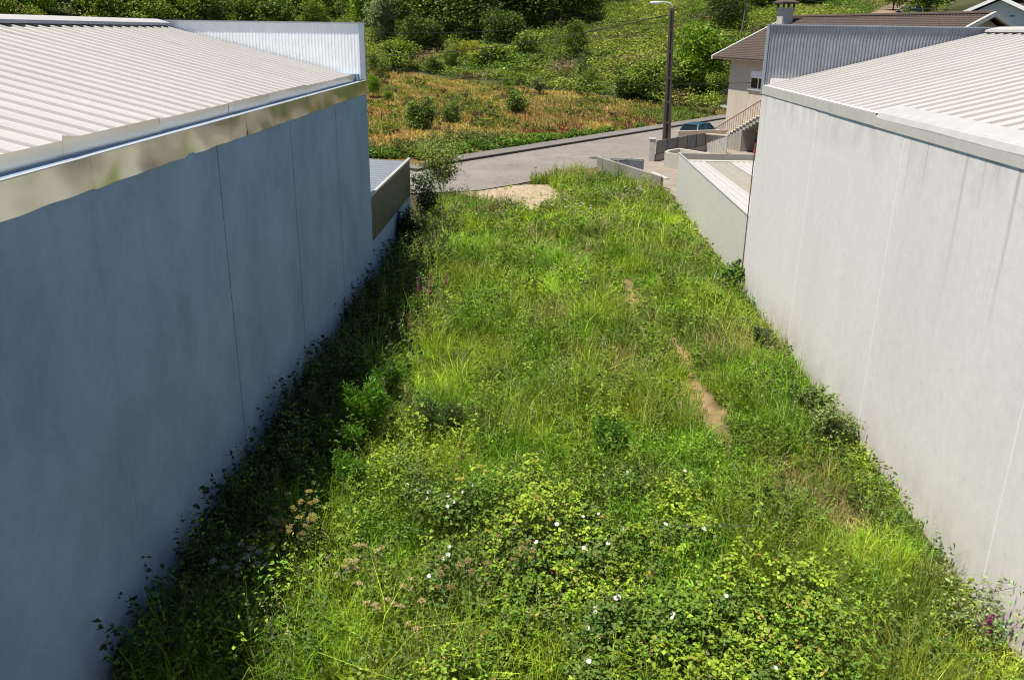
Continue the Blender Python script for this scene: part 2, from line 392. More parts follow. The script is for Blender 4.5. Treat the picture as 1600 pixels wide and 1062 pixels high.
nx, ny = len(gx_), len(gy_); ii = (np.arange(ny - 1)[:, None] * nx + np.arange(nx - 1)[None]).ravel()
T = np.concatenate([np.stack([ii, ii + 1, ii + nx + 1], 1), np.stack([ii, ii + nx + 1, ii + nx], 1)])
ground = structure(link_mesh('ground', tri_mesh('ground', np.stack([gxf, gyf, gz_], 1), T, ground_colour(gxf, gyf), True), M['soil']))

def kp(s, d): return np.array([KX + s * DX - d * DY, KY + s * DY + d * DX])
rl = [np.array([-70, KY - .4]), np.array([-22, KY - .4]), np.array([-12, KY - .4]), kp(-3.5, -.6), kp(0, 0)] + [kp(s, 0) for s in (8, 16, 24, 32, 40, 50)]
rr = [np.array([-70, 46.2]), np.array([-22, 46.2]), np.array([-12, 46.2]), np.array([-6.5, 45.6]), np.array([-3.4, 46.9])] + [kp(s, -7.9) for s in (-3, 8, 18, 30, 40, 50)]
b = MB(); P = [(p[0], p[1], .004) for p in rl] + [(p[0], p[1], .004) for p in rr]; n = len(rl)
b.poly(P, [(i, n + i, n + i + 1, i + 1) for i in range(n - 1)]); structure(b.build('road', M['road']))
def offset(line, d):
    out = []
    for i, p in enumerate(line):
        t = _n(line[min(i + 1, len(line) - 1)] - line[max(i - 1, 0)]); out.append(p + d * np.array([-t[1], t[0]]))
    return out
def strip(line, d0, d1, z0, z1):
    mb = MB(); A, B = offset(line, d0), offset(line, d1); n = len(line)
    Pp = [(p[0], p[1], z) for z in (z0, z1) for L in (A, B) for p in L]
    F = []
    for i in range(n - 1):
        F += [(i, i + 1, 2 * n + i + 1, 2 * n + i), (n + i + 1, n + i, 3 * n + i, 3 * n + i + 1), (2 * n + i, 2 * n + i + 1, 3 * n + i + 1, 3 * n + i)]
    return mb.poly(Pp, F)
structure(strip(rl, 0., .16, -.1, .15).build('kerb', M['kerb'])); structure(strip(rl, .165, 1.75, -.1, .14).build('pavement', M['pave']))
# concrete driveway between the low walls
dv = [(3.75, 52.9), (6.75, 48.7), (7.3, 45.4), (13.8, 45.4), (15.6, 64.5), (13.6, 69.5), (11.6, 67.6), (7.94, 62.4), (3.9, 56.65)]
structure(MB().prism(dv, -.2, .06).build('driveway', M['drive']))
for (px, py, lab) in ((932, 247, 'worn round manhole cover in the middle of the road, left of the second cover'), (986, 250, 'dark round manhole cover in the road in front of the white gate pillar')):
    q = plane_z(px, py); mb = MB(); pts = [(q[0] + .55 * math.cos(t), q[1] + .55 * math.sin(t)) for t in np.linspace(0, 2 * math.pi, 20, endpoint=False)]
    o = mb.prism(pts, -.04, .012).build('manhole_cover', M['kerb']); tag(o, lab, 'manhole cover')

# ------------------------------------------------------------------ the two warehouses
def ribbed(x0, z0, x1, z1, ya, yb, pitch, rh=.04, rb=.085, rt=.04, thick=.03):
    """ribbed sheet running along x from (x0,z0) to (x1,z1), ribs repeated along y"""
    ys, hs = [], []; y = ya
    while y < yb - pitch:
        for dy, h in ((0, 0), (pitch - rb, 0), (pitch - (rb + rt) / 2, rh), (pitch - (rb - rt) / 2, rh)): ys.append(y + dy); hs.append(h)
        y += pitch
    ys.append(yb); hs.append(0); n = len(ys); mb = MB()
    P = [(x0, yy, z0 + h) for yy, h in zip(ys, hs)] + [(x1, yy, z1 + h) for yy, h in zip(ys, hs)]
    P += [(x0, yy, z0 - thick) for yy in ys] + [(x1, yy, z1 - thick) for yy in ys]
    up = x1 > x0
    F = []
    for i in range(n - 1):
        f = (i, n + i, n + i + 1, i + 1); F.append(f if up else f[::-1])
        g = (2 * n + i, 2 * n + i + 1, 3 * n + i + 1, 3 * n + i); F.append(g if up else g[::-1])
        e = (i, i + 1, 2 * n + i + 1, 2 * n + i); F.append(e if up else e[::-1])
    return mb.poly(P, F)
def corrugated(y, xa, xb, pitch, depth, z0, ztop_fn, thick=.04, face=-1):
    """vertical ribbed cladding in the plane y, ribs standing out towards -y"""
    xs, ds = [], []; x = xa
    while x < xb - pitch:
        for dx, q in ((0, 0), (.45 * pitch, 0), (.58 * pitch, depth), (.87 * pitch, depth)): xs.append(x + dx); ds.append(q)
        x += pitch
    xs.append(xb); ds.append(0); n = len(xs); mb = MB()
    P = [(xx, y - q, z0) for xx, q in zip(xs, ds)] + [(xx, y - q, ztop_fn) for xx, q in zip(xs, ds)] + [(xx, y + thick, z0) for xx in xs] + [(xx, y + thick, ztop_fn) for xx in xs]
    F = []
    for i in range(n - 1):
        F += [(i, i + 1, n + i + 1, n + i), (2 * n + i + 1, 2 * n + i, 3 * n + i, 3 * n + i + 1), (n + i, n + i + 1, 3 * n + i + 1, 3 * n + i)]
    return mb.poly(P, F)

# left warehouse ---------------------------------------------------
XL, YL, ZW = -5.40, 27.37, 6.36
LW = empty('warehouse', (XL, YL, 0), 'warehouse in shade on the left, concrete wall with the blue of shade put into its colour, white ribbed roof and shiny metal gutter', 'warehouse')
seams = [27.37, 23.08, 18.85, 14.45, 10.13, 5.8, 1.5, -2.8, -7.1]
for a, c in zip(seams[:-1], seams[1:]):
    MB().box((XL - .2, c + (.020 if c > 15 else .012), -.6), (XL, a - (.020 if 12 < a < 27 else .012), ZW)).build('wall_panel', M['wall_shade_tint'], LW, bevel=.008)
for s_ in seams[1:-1]: MB().box((XL - .19, s_ - .0195, -.6), (XL - (.02 if s_ > 12 else .004), s_ + .0195, ZW - .01)).build('panel_joint', M['joint'] if s_ > 12 else M['wall_shade_tint'], LW)
MB().box((-17.6, YL - .2, -.6), (XL - .21, YL - .01, 6.9)).build('front_wall', M['wall_shade_tint'], LW)
MB().box((-17.8, -7.0, -.6), (-17.6, YL, 6.3)).build('side_wall', M['wall_shade_tint'], LW)
RX, RZ, EX, EZ = -11.6, 8.24, -5.72, 6.82
ribbed(EX, EZ, RX, RZ, -7, YL - .1, .50, .042, .10, .075).build('roof', M['roof_white'], LW)
ribbed(2 * RX - EX, EZ, RX - .01, RZ, -7, YL - .1, .50, .042, .10, .075).build('roof', M['roof_white'], LW)
rc = MB(); rc.poly([(RX + .42, -7, RZ - .03), (RX + .42, YL - .12, RZ - .03), (RX + .40, YL - .12, RZ + .045), (RX, YL - .12, RZ + .15), (RX - .4, YL - .12, RZ + .045), (RX - .4, -7, RZ + .045), (RX, -7, RZ + .15), (RX + .4, -7, RZ + .045)],
        [(0, 1, 2, 7), (7, 2, 3, 6), (6, 3, 4, 5)]); rc.build('ridge_cap', M['roof_white'], LW)
corrugated(YL, -17.8, XL - .16, .10, .005, 6.4, 8.33).build('parapet', M['parapet_white'], LW)
MB().box((-17.85, YL - .05, 8.33), (XL + .01, YL + .07, 8.37)).build('parapet_cap', M['trim_blue'], LW)
MB().box((XL - .155, YL - .05, 6.74), (XL + .005, YL + .06, 8.328)).build('corner_post', M['trim_blue'], LW)
# the box gutter: inner upstand, channel floor, outer fascia in overlapping sheets
gj = [27.40, 24.4, 21.4, 18.4, 16.0, 13.0, 10.25, 7.2, 4.2, 1.2, -2, -7]
r5 = np.random.default_rng(5)
MB().box((EX + .0, -7, 6.60), (XL + .010, YL, 6.692)).build('gutter_channel', M['zinc'], LW)
for k, (a, c) in enumerate(zip(gj[:-1], gj[1:])):
    # fascia: a thin sheet, wavy along its lower edge, dented outwards
    N, K = 26, 7; tilt = r5.uniform(-.01, .02); ys = np.linspace(a + .03, c, N); ph = r5.uniform(0, 6); am = r5.uniform(.003, .009) * (1.5 if a < 19 else .6)
    Pv, Fv = [], []
    for i, yy in enumerate(ys):
        wob = math.sin(ph + yy * 2.1) * am + math.sin(2 * ph + yy * 5.3) * am * .5
        low = 6.335 + .009 * math.sin(yy * 2.1 + ph) + .004 * math.sin(yy * 7 + ph)
        for j in range(K):
            t = j / (K - 1); z = 6.715 * (1 - t) + low * t
            xx = XL + .018 + .004 * (k % 2) + wob * t * 1.6 + .010 * math.sin(math.pi * t) * math.sin(ph + yy * 1.3) + tilt * t * .6
            Pv.append((xx, yy, z))
        if i:
            for j in range(K - 1): q = (i - 1) * K + j; Fv.append((q, q + 1, q + K + 1, q + K))
    mbf = MB().poly(Pv, Fv); o = mbf.build('gutter_fascia', M['galv'], LW, smooth=True)
    s = o.modifiers.new('sheet', 'SOLIDIFY'); s.thickness = .003; s.offset = -1; o.modifiers.new('crease', 'EDGE_SPLIT').split_angle = .7
    MB().box((XL - .012, c + .005, 6.716 + .002 * (k % 2)), (XL + .03, a + .02, 6.728 + .002 * (k % 2))).build('gutter_lip', M['trim_light'], LW)
    # inner upstand
    Pv, Fv = [], []; dz = r5.uniform(-.01, .015); lean = r5.uniform(-.02, .02)
    for i, yy in enumerate(ys):
        end = .05 * max(0, 1 - abs(yy - c) / .35) if k == 5 else 0
        for j in range(4):
            t = j / 3; Pv.append((EX + .035 - .02 * t + .4 * lean * (1 - t) * math.sin(yy + ph) + .004 * (k % 2), yy, (6.90 + dz + end) * (1 - t) + 6.69 * t))
        if i:
            for j in range(3): q = (i - 1) * 4 + j; Fv.append((q, q + 1, q + 5, q + 4))
    o = MB().poly(Pv, Fv).build('gutter_upstand', M['galv_in'], LW, smooth=True)
    s = o.modifiers.new('sheet', 'SOLIDIFY'); s.thickness = .003; o.modifiers.new('crease', 'EDGE_SPLIT').split_angle = .7
# left lean-to
LA = empty('lean_to_shed', (XL, 32, 0), 'low lean-to with grey ribbed roof and dark brown cladding beyond the shaded wall', 'shed')
MB().box((-12, 27.45, -.4), (XL - .05, 36.05, 1.70)).build('base_wall', M['wall_shade_tint'], LA)
mb = MB(); xs = XL - .03
P = [(xs, 27.45, 1.68), (xs, 36.1, 1.70), (xs, 36.1, 3.16), (xs, 27.45, 3.14)]
for (z0, z1) in ((1.66, 3.12),):
    y = 27.45
    while y < 35.95:
        mb.box((XL - .1, y, z0), (XL - .02, y + .47, z1)); mb.box((XL - .09, y + .47, z0), (XL - .035, y + .50, z1)); y += .5
mb.build('side_cladding', M['clad_brown'], LA)
MB().box((-12, 35.95, 1.70), (XL - .101, 36.03, 3.06)).build('front_cladding', M['clad_brown'], LA)
ribbed(XL - .11, 3.04, -12, 3.30, 27.4, 36.0, .5, .035).build('roof', M['roof_blue'], LA)
MB().box((XL - .105, 27.42, 3.12), (XL, 36.08, 3.19)).build('edge_trim', M['trim_light'], LA)

# right warehouse --------------------------------------------------
XR, YR = 6.88, 28.36
RW = empty('warehouse', (XR, YR, 0), 'sunlit warehouse on the right, pale concrete wall with brown streaks and cream ribbed roof', 'warehouse')
seamr = [28.36, 22.52, 16.95, 11.4, 5.8, .2, -5.4]
for a, c in zip(seamr[:-1], seamr[1:]):
    MB().box((XR, c + .02, -.6), (XR + .2, a - .02, 6.44)).build('wall_panel', M['wall_sun'], RW, bevel=.008)
for s_ in seamr[1:-1]: MB().box((XR + .004, s_ - .0195, -.6), (XR + .19, s_ + .0195, 6.43)).build('panel_joint', M['joint_light'], RW)
MB().box((XR + .21, YR - .2, -.6), (20.4, YR - .01, 6.9)).build('front_wall', M['wall_sun'], RW)
MB().box((20.4, -5.3, -.6), (20.6, YR, 6.3)).build('side_wall', M['wall_sun'], RW)
MB().box((XR + .02, YR, .0), (XR + .12, YR + .05, 6.4)).build('corner_trim', M['steel_dark'], RW)
RX2, RZ2, EX2, EZ2 = 13.75, 8.38, XR + .10, 6.70
ribbed(EX2, EZ2, RX2, RZ2, -5.3, YR - .1, .5, .045, .10, .075).build('roof', M['roof_white'], RW)
ribbed(2 * RX2 - EX2, EZ2, RX2 + .01, RZ2, -5.3, YR - .1, .5, .045, .10, .075).build('roof', M['roof_white'], RW)
rc = MB(); rc.poly([(RX2 - .42, -5.3, RZ2 - .03), (RX2 - .42, YR - .12, RZ2 - .03), (RX2 - .40, YR - .12, RZ2 + .045), (RX2, YR - .12, RZ2 + .13), (RX2 + .4, YR - .12, RZ2 + .045), (RX2 + .4, -5.3, RZ2 + .045), (RX2, -5.3, RZ2 + .13), (RX2 - .4, -5.3, RZ2 + .045)],
        [(1, 0, 7, 2), (2, 7, 6, 3), (3, 6, 5, 4)]); rc.build('ridge_cap', M['roof_white'], RW)
corrugated(YR, XR + .0, 20.6, .10, .022, 6.4, 8.46).build('parapet', M['parapet_grey'], RW)
MB().box((XR - .03, YR - .06, 8.46), (20.65, YR + .08, 8.50)).build('parapet_cap', M['trim_blue'], RW)
MB().box((XR - .04, YR - .045, 6.45), (XR + .02, YR + .08, 8.458)).build('corner_post', M['trim_blue'], RW)
fj = [28.4, 22.6, 21.55, 18.55]
for k, (a, c) in enumerate(zip(fj[:-1], fj[1:])):
    MB().box((XR - .012 - .004 * k, c, 6.445), (XR - .004, a + .02, 6.70)).box((XR - .012 - .004 * k, c, 6.702), (XR + .15, a + .02, 6.712)).build('eaves_fascia', M['fascia_green'], RW, bevel=.004)
aj = [18.62, 16.6, 12.4, 8.2, 4, -5.3]                # the wider apron flashing: slopes over the roof edge, turned-down front
for k, (a, c) in enumerate(zip(aj[:-1], aj[1:])):
    N = 24; ys = np.linspace(a, c - .03, N); Pv, Fv = [], []
    for i, yy in enumerate(ys):
        sag = .018 * math.sin(yy * 1.7) + .010 * math.sin(yy * 4.1)
        pr = [(XR + .50, 6.858), (XR + .49, 6.853), (XR + .05, 6.718), (XR - .006, 6.62 + sag * .3), (XR - .008, 6.46 + sag), (XR - .005, 6.44 + sag)]
        for (xx, zz) in pr: Pv.append((xx, yy, zz + .004 * (k % 2)))
        if i:
            for j in range(5): q = (i - 1) * 6 + j; Fv.append((q, q + 1, q + 7, q + 6))
    o = MB().poly(Pv, Fv).build('apron_flashing', M['trim_light'], RW); s = o.modifiers.new('sheet', 'SOLIDIFY'); s.thickness = .004; s.offset = 1
    MB().box((XR - .015, c, 6.44), (XR - .012, a, 6.60)).build('flashing_face', M['fascia_green'], RW)
mb = MB(); mb.tube([(XR - .025, YR + .05, 4.9), (XR - .025, YR + .05, .35), (XR - .09, YR + .01, .18)], .022, 8); mb.build('downpipe', M['rust'], RW)
# right annexe
RA = empty('annexe', (7.1, 36, 0), 'low cream clad annexe with sunken ribbed roof beside the sunlit warehouse', 'annexe')
mb = MB(); y = 28.45
while y < 44.9:
    w = min(.25, 45.0 - y); mb.box((7.03, y, -.45), (7.09, y + w - .012, 2.42)); mb.box((7.035, y + w - .012, -.45), (7.08, y + w, 2.415)); y += .25
mb.build('side_cladding', M['clad_cream'], RA)
MB().box((7.02, 28.45, 2.425), (7.10, 45.2, 2.455)).build('edge_trim', M['trim_light'], RA)
MB().box((7.10, 45.0, -.3), (13.5, 45.22, 2.42)).build('end_wall', M['conc'], RA)
def ribs_y(x0, x1, ya, yb, za, zb, pitch, mat, name, rh=.05):
    mb = MB(); xs, hs = [], []; x = x0
    while x < x1 - pitch * .9:
        for dx, h in ((0, 0), (.5 * pitch, 0), (.6 * pitch, rh), (.9 * pitch, rh)): xs.append(x + dx); hs.append(h)
        x += pitch
    xs.append(x1); hs.append(0); n = len(xs)
    P = [(q, ya, za + h) for q, h in zip(xs, hs)] + [(q, yb, zb + h) for q, h in zip(xs, hs)]
    return mb.poly(P, [(i, i + 1, n + i + 1, n + i) for i in range(n - 1)]).build(name, mat, RA)
ribs_y(7.12, 8.30, 28.4, 44.6, 2.26, 2.06, .3, M['roof_white'], 'roof_sheet')
ribs_y(8.31, 9.6, 28.4, 44.6, 2.25, 2.05, 1.29, M['rooflight'], 'rooflight', .02)
ribs_y(9.61, 13.4, 28.4, 44.6, 2.26, 2.06, .3, M['roof_white'], 'roof_sheet')
MB().box((7.15, 44.6, 1.9), (13.4, 44.98, 2.12)).build('end_gutter', M['stone_white'], RA)

# ------------------------------------------------------------------ walls, gate and planter by the drive
o = MB().wall((3.45, 52.75), (6.75, 48.35), .2, -.2, 1.15, -.2, .72).build('concrete_wall', M['conc'], bevel=.02); tag(o, 'low grey lichen-stained concrete wall sloping down along the drive', 'wall')
o = MB().wall((6.3, 49.2), (7.0, 48.1), .22, .76, .83, .62, .66).build('fallen_board', M['stone_white']); tag(o, 'pale board lying across the low end of the sloping concrete wall', 'board')
G = empty('driveway_gate', (4.8, 51.6, 0), 'open grey steel gate leaf standing behind the sloping concrete wall', 'gate')
ga, gb = np.array([4.2, 52.4]), np.array([6.1, 52.2])
MB().wall(ga + [.0, -.0], gb, .03, .22, 1.02).build('gate_panel', M['steel_grey'], G)
mb = MB()
for t in (0, .5, 1): q = ga + (gb - ga) * t; mb.box((q[0] - .03, q[1] - .035, .1), (q[0] + .03, q[1] + .035, 1.12))
mb.wall(ga, gb, .06, 1.05, 1.10); mb.wall(ga, gb, .06, .15, .2); mb.build('gate_frame', M['steel_grey'], G)
# planter of cream concrete with rounded front
PL = [(7.95, 56.7), (8.0, 56.25), (8.25, 55.95), (9.0, 55.2), (10.4, 55.0), (10.8, 56.3), (9.2, 58.6), (8.3, 57.6)]
cx = np.mean(PL, 0); inner = [tuple(cx + (np.array(p) - cx) * .84) for p in PL]; n = len(PL); mb = MB()
Pp = [(*p, .0) for p in PL] + [(*p, 1.02) for p in PL] + [(*p, 1.02) for p in inner] + [(*p, .35) for p in inner]
F = []
for i in range(n):
    j = (i + 1) % n; F += [(i, j, n + j, n + i), (n + i, n + j, 2 * n + j, 2 * n + i), (2 * n + i, 2 * n + j, 3 * n + j, 3 * n + i)]
F.append(tuple(range(3 * n, 4 * n)))
o = mb.poly(Pp, F).build('planter_wall', M['cream']); tag(o, 'cream concrete planter with rounded front at the foot of the street lamp', 'planter')
# white gate pillar, panelled fence wall
FW = empty('boundary_wall', (7.5, 58.6, 0), 'boundary wall of dark grey panels running from the white pillar to the house stairs', 'wall')
MB().box((7.22, 58.9, -.2), (7.62, 59.3, 1.52)).box((7.19, 58.87, 1.52), (7.65, 59.33, 1.58)).build('pillar', M['stone_white'], FW, bevel=.015)
fa, fb = np.array([7.7, 59.1]), np.array([11.95, 64.7]); fd = _n(fb - fa)
MB().wall(fa, fb, .16, -.2, .52).build('plinth', M['conc_light'], FW)
for k in range(5):
    a_ = fa + (fb - fa) * (k / 5 + .006); c_ = fa + (fb - fa) * ((k + 1) / 5 - .006); MB().wall(a_, c_, .05, .53, 1.42).build('fence_panel', M['steel_grey'] if k % 2 else M['conc'], FW)
mb = MB()
for k in range(1, 6): q = fa + (fb - fa) * (k / 5); mb.box((q[0] - .05, q[1] - .05, .5), (q[0] + .05, q[1] + .05, 1.45))
mb.build('fence_post', M['steel_dark'], FW)
BW = empty('balustrade_wall', (12.5, 64, 0), 'white slatted low wall with sandstone coping between dark fence and stairs', 'wall')
wa, wb = np.array([12.05, 64.75]), np.array([13.35, 63.6]); mb = MB(); L = np.linalg.norm(wb - wa)
for k in range(9):
    q0 = wa + (wb - wa) * (k / 9); q1 = wa + (wb - wa) * ((k + .7) / 9); mb.wall(q0, q1, .1, .0, 1.3)
mb.wall(wa, wb, .06, 0, 1.28); mb.build('slats', M['stone_white'], BW)
MB().wall(wa - .1, wb + .05, .22, 1.305, 1.38).build('coping', M['render'], BW)
MB().wall((10.2, 66.6), (14.2, 68.2), .2, -.1, 1.3).build('low_wall', M['render']); tag(bpy.data.objects['low_wall'], 'low sandstone coloured wall beside the parked blue car', 'wall')

# ------------------------------------------------------------------ house with stairs
HU = np.array([.29, -.957]); HN = np.array([-.957, -.29]); H0 = np.array([14.39, 70.09])
def hp(s, w, z=None):                                # s along the wall, w outwards from it
    q = H0 + HU * s + HN * w
    return q if z is None else (q[0], q[1], z)
HS = empty('house', (*H0, 0), 'beige two storey house with brown tiled roof and chimney beyond the grey parapet', 'house')
MB().prism([hp(0, 0), hp(0, -11), hp(19, -11), hp(19, 0)][::-1], -.3, 6.42).build('walls', M['render'], HS)
def roofslope(mb, e0, e1, r0, r1, rows=26):
    """overlapping tile courses from eave line e0-e1 up to ridge r0-r1; each course a step"""
    e0, e1, r0, r1 = map(lambda v: np.array(v, float), (e0, e1, r0, r1)); cols = 76
    for i in range(rows):
        for side in (0,):
            a0 = e0 + (r0 - e0) * (i / rows); a1 = e1 + (r1 - e1) * (i / rows); b0 = e0 + (r0 - e0) * ((i + 1.0) / rows); b1 = e1 + (r1 - e1) * ((i + 1.0) / rows)
            k = len(mb.V)
            for j in range(cols * 2 + 1):
                t = j / (cols * 2); h = .05 if j % 2 else 0.0
                for (u, v, lift) in ((a0, a1, .075), (b0, b1, .03)): mb.V.append(tuple(u + (v - u) * t + np.array([0, 0, h * .8 + lift])))
            for j in range(cols * 2): mb.F.append((k + 2 * j, k + 2 * j + 2, k + 2 * j + 3, k + 2 * j + 1))
            k2 = len(mb.V)
            for j in range(cols * 2 + 1): mb.V.append((mb.V[k + 2 * j][0], mb.V[k + 2 * j][1], mb.V[k + 2 * j][2] - .075))
            for j in range(cols * 2): mb.F.append((k2 + j, k2 + j + 1, k + 2 * j + 2, k + 2 * j))
    return mb
ES, EE, RZh = -1.6, 19.6, 9.42
rf = MB(); roofslope(rf, hp(ES, .75, 6.46), hp(EE, .75, 6.46), hp(ES, -5.5, RZh), hp(EE, -5.5, RZh)); roofslope(rf, hp(EE, -11.75, 6.46), hp(ES, -11.75, 6.46), hp(EE, -5.5, RZh), hp(ES, -5.5, RZh), 8)
roof = rf.build('roof', M['tile'], HS)
mb = MB()
a_, c_, d_ = np.array(hp(ES, .8, 6.45)), np.array(hp(ES, -5.5, RZh + .02)), np.array(hp(ES, -11.8, 6.45)); uu = np.array([*(HU * .16), 0]); zz = np.array([0, 0, .2])
for (p_, q_) in ((a_, c_), (c_, d_)):
    mb = MB(); mb.hexa([p_ - uu - zz * .6, p_ + uu * .4 - zz * .6, q_ + uu * .4 - zz * .6, q_ - uu - zz * .6, p_ - uu + zz * .75, p_ + uu * .4 + zz * .75, q_ + uu * .4 + zz * .75, q_ - uu + zz * .75]); mb.build('verge_board', M['stone_white'], HS)
a2, c2, d2 = np.array(hp(EE, .8, 6.45)), np.array(hp(EE, -5.5, RZh + .02)), np.array(hp(EE, -11.8, 6.45))
for (p_, q_) in ((a2, c2), (c2, d2)):
    mb = MB(); mb.hexa([p_ - uu * .4 - zz * .6, p_ + uu - zz * .6, q_ + uu - zz * .6, q_ - uu * .4 - zz * .6, p_ - uu * .4 + zz * .75, p_ + uu + zz * .75, q_ + uu + zz * .75, q_ - uu * .4 + zz * .75]); mb.build('verge_board', M['stone_white'], HS)
MB().prism([hp(ES + .1, .74), hp(EE - .1, .74), hp(EE - .1, 0.01), hp(ES + .1, .01)], 6.38, 6.47).build('eaves_soffit', M['wood'], HS)
MB().poly([hp(0, 0, 6.42), hp(0, -11, 6.42), hp(0, -5.5, 9.3)], [(0, 1, 2)]).build('gable_wall', M['render'], HS); MB().poly([hp(19, 0, 6.42), hp(19, -11, 6.42), hp(19, -5.5, 9.3)], [(2, 1, 0)]).build('gable_wall', M['render'], HS)
mb = MB().tube([hp(ES, -5.5, RZh + .09), hp(EE, -5.5, RZh + .09)], .13, 8); mb.build('ridge_tiles', M['tile'], HS)
ch0 = hp(.1, -4.15); mb = MB(); q = np.array([*ch0]); e1, e2 = HU * .38, HN * .42
mb.loft([[(*(q - e1 * k - e2 * k), z), (*(q + e1 * k - e2 * k), z), (*(q + e1 * k + e2 * k), z), (*(q - e1 * k + e2 * k), z)][::-1] for k, z in ((1.15, 8.4), (1.0, 9.7), (1.25, 10.12))])
chim = mb.build('chimney', M['stone_white'], HS)
mb = MB()
for sx in (-1, 1):
    for sy in (-1, 1): c3 = q + e1 * sx * 1.05 + e2 * sy * 1.05; mb.box((c3[0] - .07, c3[1] - .07, 10.12), (c3[0] + .07, c3[1] + .07, 10.42))
mb.loft([[(*(q - e1 * k - e2 * k), z), (*(q + e1 * k - e2 * k), z), (*(q + e1 * k + e2 * k), z), (*(q - e1 * k + e2 * k), z)][::-1] for k, z in ((1.75, 10.42), (1.75, 10.54), (.5, 10.72))]); mb.build('chimney_cap', M['pole'], chim)
def hwin(s0, s1, z0, z1):
    w = empty('window', hp((s0 + s1) / 2, 0, z0)); attach(w, HS)
    # the empty is only an anchor of the child list; the frame is the part
    return w
def hbox(mb, s0, s1, w0, w1, z0, z1): return mb.prism([hp(s0, w0), hp(s0, w1), hp(s1, w1), hp(s1, w0)], z0, z1)
for (s0, s1, z0, z1) in ((3.25, 5.45, 4.42, 5.68), (9.5, 11.7, 4.42, 5.68)):
    fr = MB()
    hbox(fr, s0, s0 + .1, .002, .03, z0, z1); hbox(fr, s1 - .1, s1, .002, .03, z0, z1); hbox(fr, s0 + .1, s1 - .1, .002, .03, z1 - .1, z1); hbox(fr, s0 + .1, s1 - .1, .002, .03, z0, z0 + .06); hbox(fr, (s0 + s1) / 2 - .05, (s0 + s1) / 2 + .05, .002, .028, z0 + .06, z1 - .1)
    wf = fr.build('window', M['pvc'], HS)
    g_ = MB(); hbox(g_, s0 + .1, (s0 + s1) / 2 - .05, .003, .012, z0 + .06, z1 - .5); hbox(g_, (s0 + s1) / 2 + .05, s1 - .1, .003, .012, z0 + .06, z1 - .5); g_.build('pane', M['glass'], wf)
    g_ = MB(); hbox(g_, s0 + .1, (s0 + s1) / 2 - .05, .004, .022, z1 - .5, z1 - .1); hbox(g_, (s0 + s1) / 2 + .05, s1 - .1, .004, .022, z1 - .5, z1 - .1); g_.build('roller_shutter', M['pvc'], wf)
    g_ = MB(); hbox(g_, s0 - .15, s1 + .15, .002, .10, z0 - .1, z0 - .01); g_.build('sill', M['stone_white'], wf)
bal = MB().prism([hp(-.35, -.4), hp(-.35, -4), hp(0 - .003, -4), hp(-.003, -.4)][::-1], 2.75, 2.9); hb = MB()
hb = MB().prism([hp(-1.0, .0), hp(-1.0, -5), hp(-.004, -5), hp(-.004, .0)][::-1], 2.74, 2.90).build('balcony', M['stone_white'], HS)
mb = MB()
for t in np.linspace(0, 5, 22): mb.tube([hp(-.95, -t, 2.9), hp(-.95, -t, 4.05)], .018, 5)
for t in np.linspace(-.95, -.08, 5): mb.tube([hp(t, -.02, 2.9), hp(t, -.02, 4.05)], .018, 5)
mb.tube([hp(-.05, -.02, 4.06), hp(-.95, -.02, 4.06), hp(-.95, -5, 4.06)], .03, 6); mb.build('railing', M['steel_dark'], hb)
# outside stairs along the wall
ST = empty('outside_stairs', hp(3.5, .7, 0), 'weathered outside staircase with thin rusty handrail climbing the beige house wall', 'stairs')
NS = 15; S0, S1, Z1 = .6, 7.2, 2.7; mb = MB(); cap = MB()
for k in range(NS):
    s0 = S0 + (S1 - S0) * k / NS; s1 = S0 + (S1 - S0) * (k + 1) / NS; z = Z1 * (k + 1) / NS + .1
    zb = -.2 if s0 < 4.6 else z - .45
    hbox(mb, s0 + .012, s1 - .012, .15, 1.3, zb, z - .06); hbox(cap, s0 - .05, s1 + .02, .12, 1.36, z - .055, z)
mb.build('step', M['conc_light'], ST); cap.build('tread', M['render'], ST)
mb = MB(); hbox(mb, 7.22, 12, .05, 1.3, 2.6, 2.82); hbox(mb, 8.2, 8.4, .2, 1.2, -.2, 2.59); mb.build('landing', M['conc_light'], ST)
mb = MB()
for s_ in np.linspace(S0, S1, 22): z = .12 + Z1 * (s_ - S0) / (S1 - S0); mb.tube([hp(s_, 1.32, z), hp(s_, 1.32, z + 1.05)], .016, 5)
mb.tube([hp(S0 - .3, 1.32, .95), hp(S0, 1.32, 1.17), hp(S1, 1.32, Z1 + 1.17), hp(12, 1.32, Z1 + 1.17)], .032, 6); mb.build('handrail', M['rust'], ST)
GBt = empty('gas_bottle', hp(6.0, .55, .0), 'red gas bottle standing in the shade under the stairs', 'gas bottle')
q = np.array(hp(6.0, .55)); MB().loft([[(q[0] + r * math.cos(t), q[1] + r * math.sin(t), z) for t in np.linspace(0, 2 * math.pi, 14, endpoint=False)] for r, z in ((.15, -.05), (.2, .05), (.21, .1), (.21, .75), (.16, .88), (.07, .93))]).build('cylinder', M['red'], GBt, smooth=True)
MB().tube([(q[0], q[1], .93), (q[0], q[1], 1.05)], .05, 8).build('valve', M['rust'], GBt); 
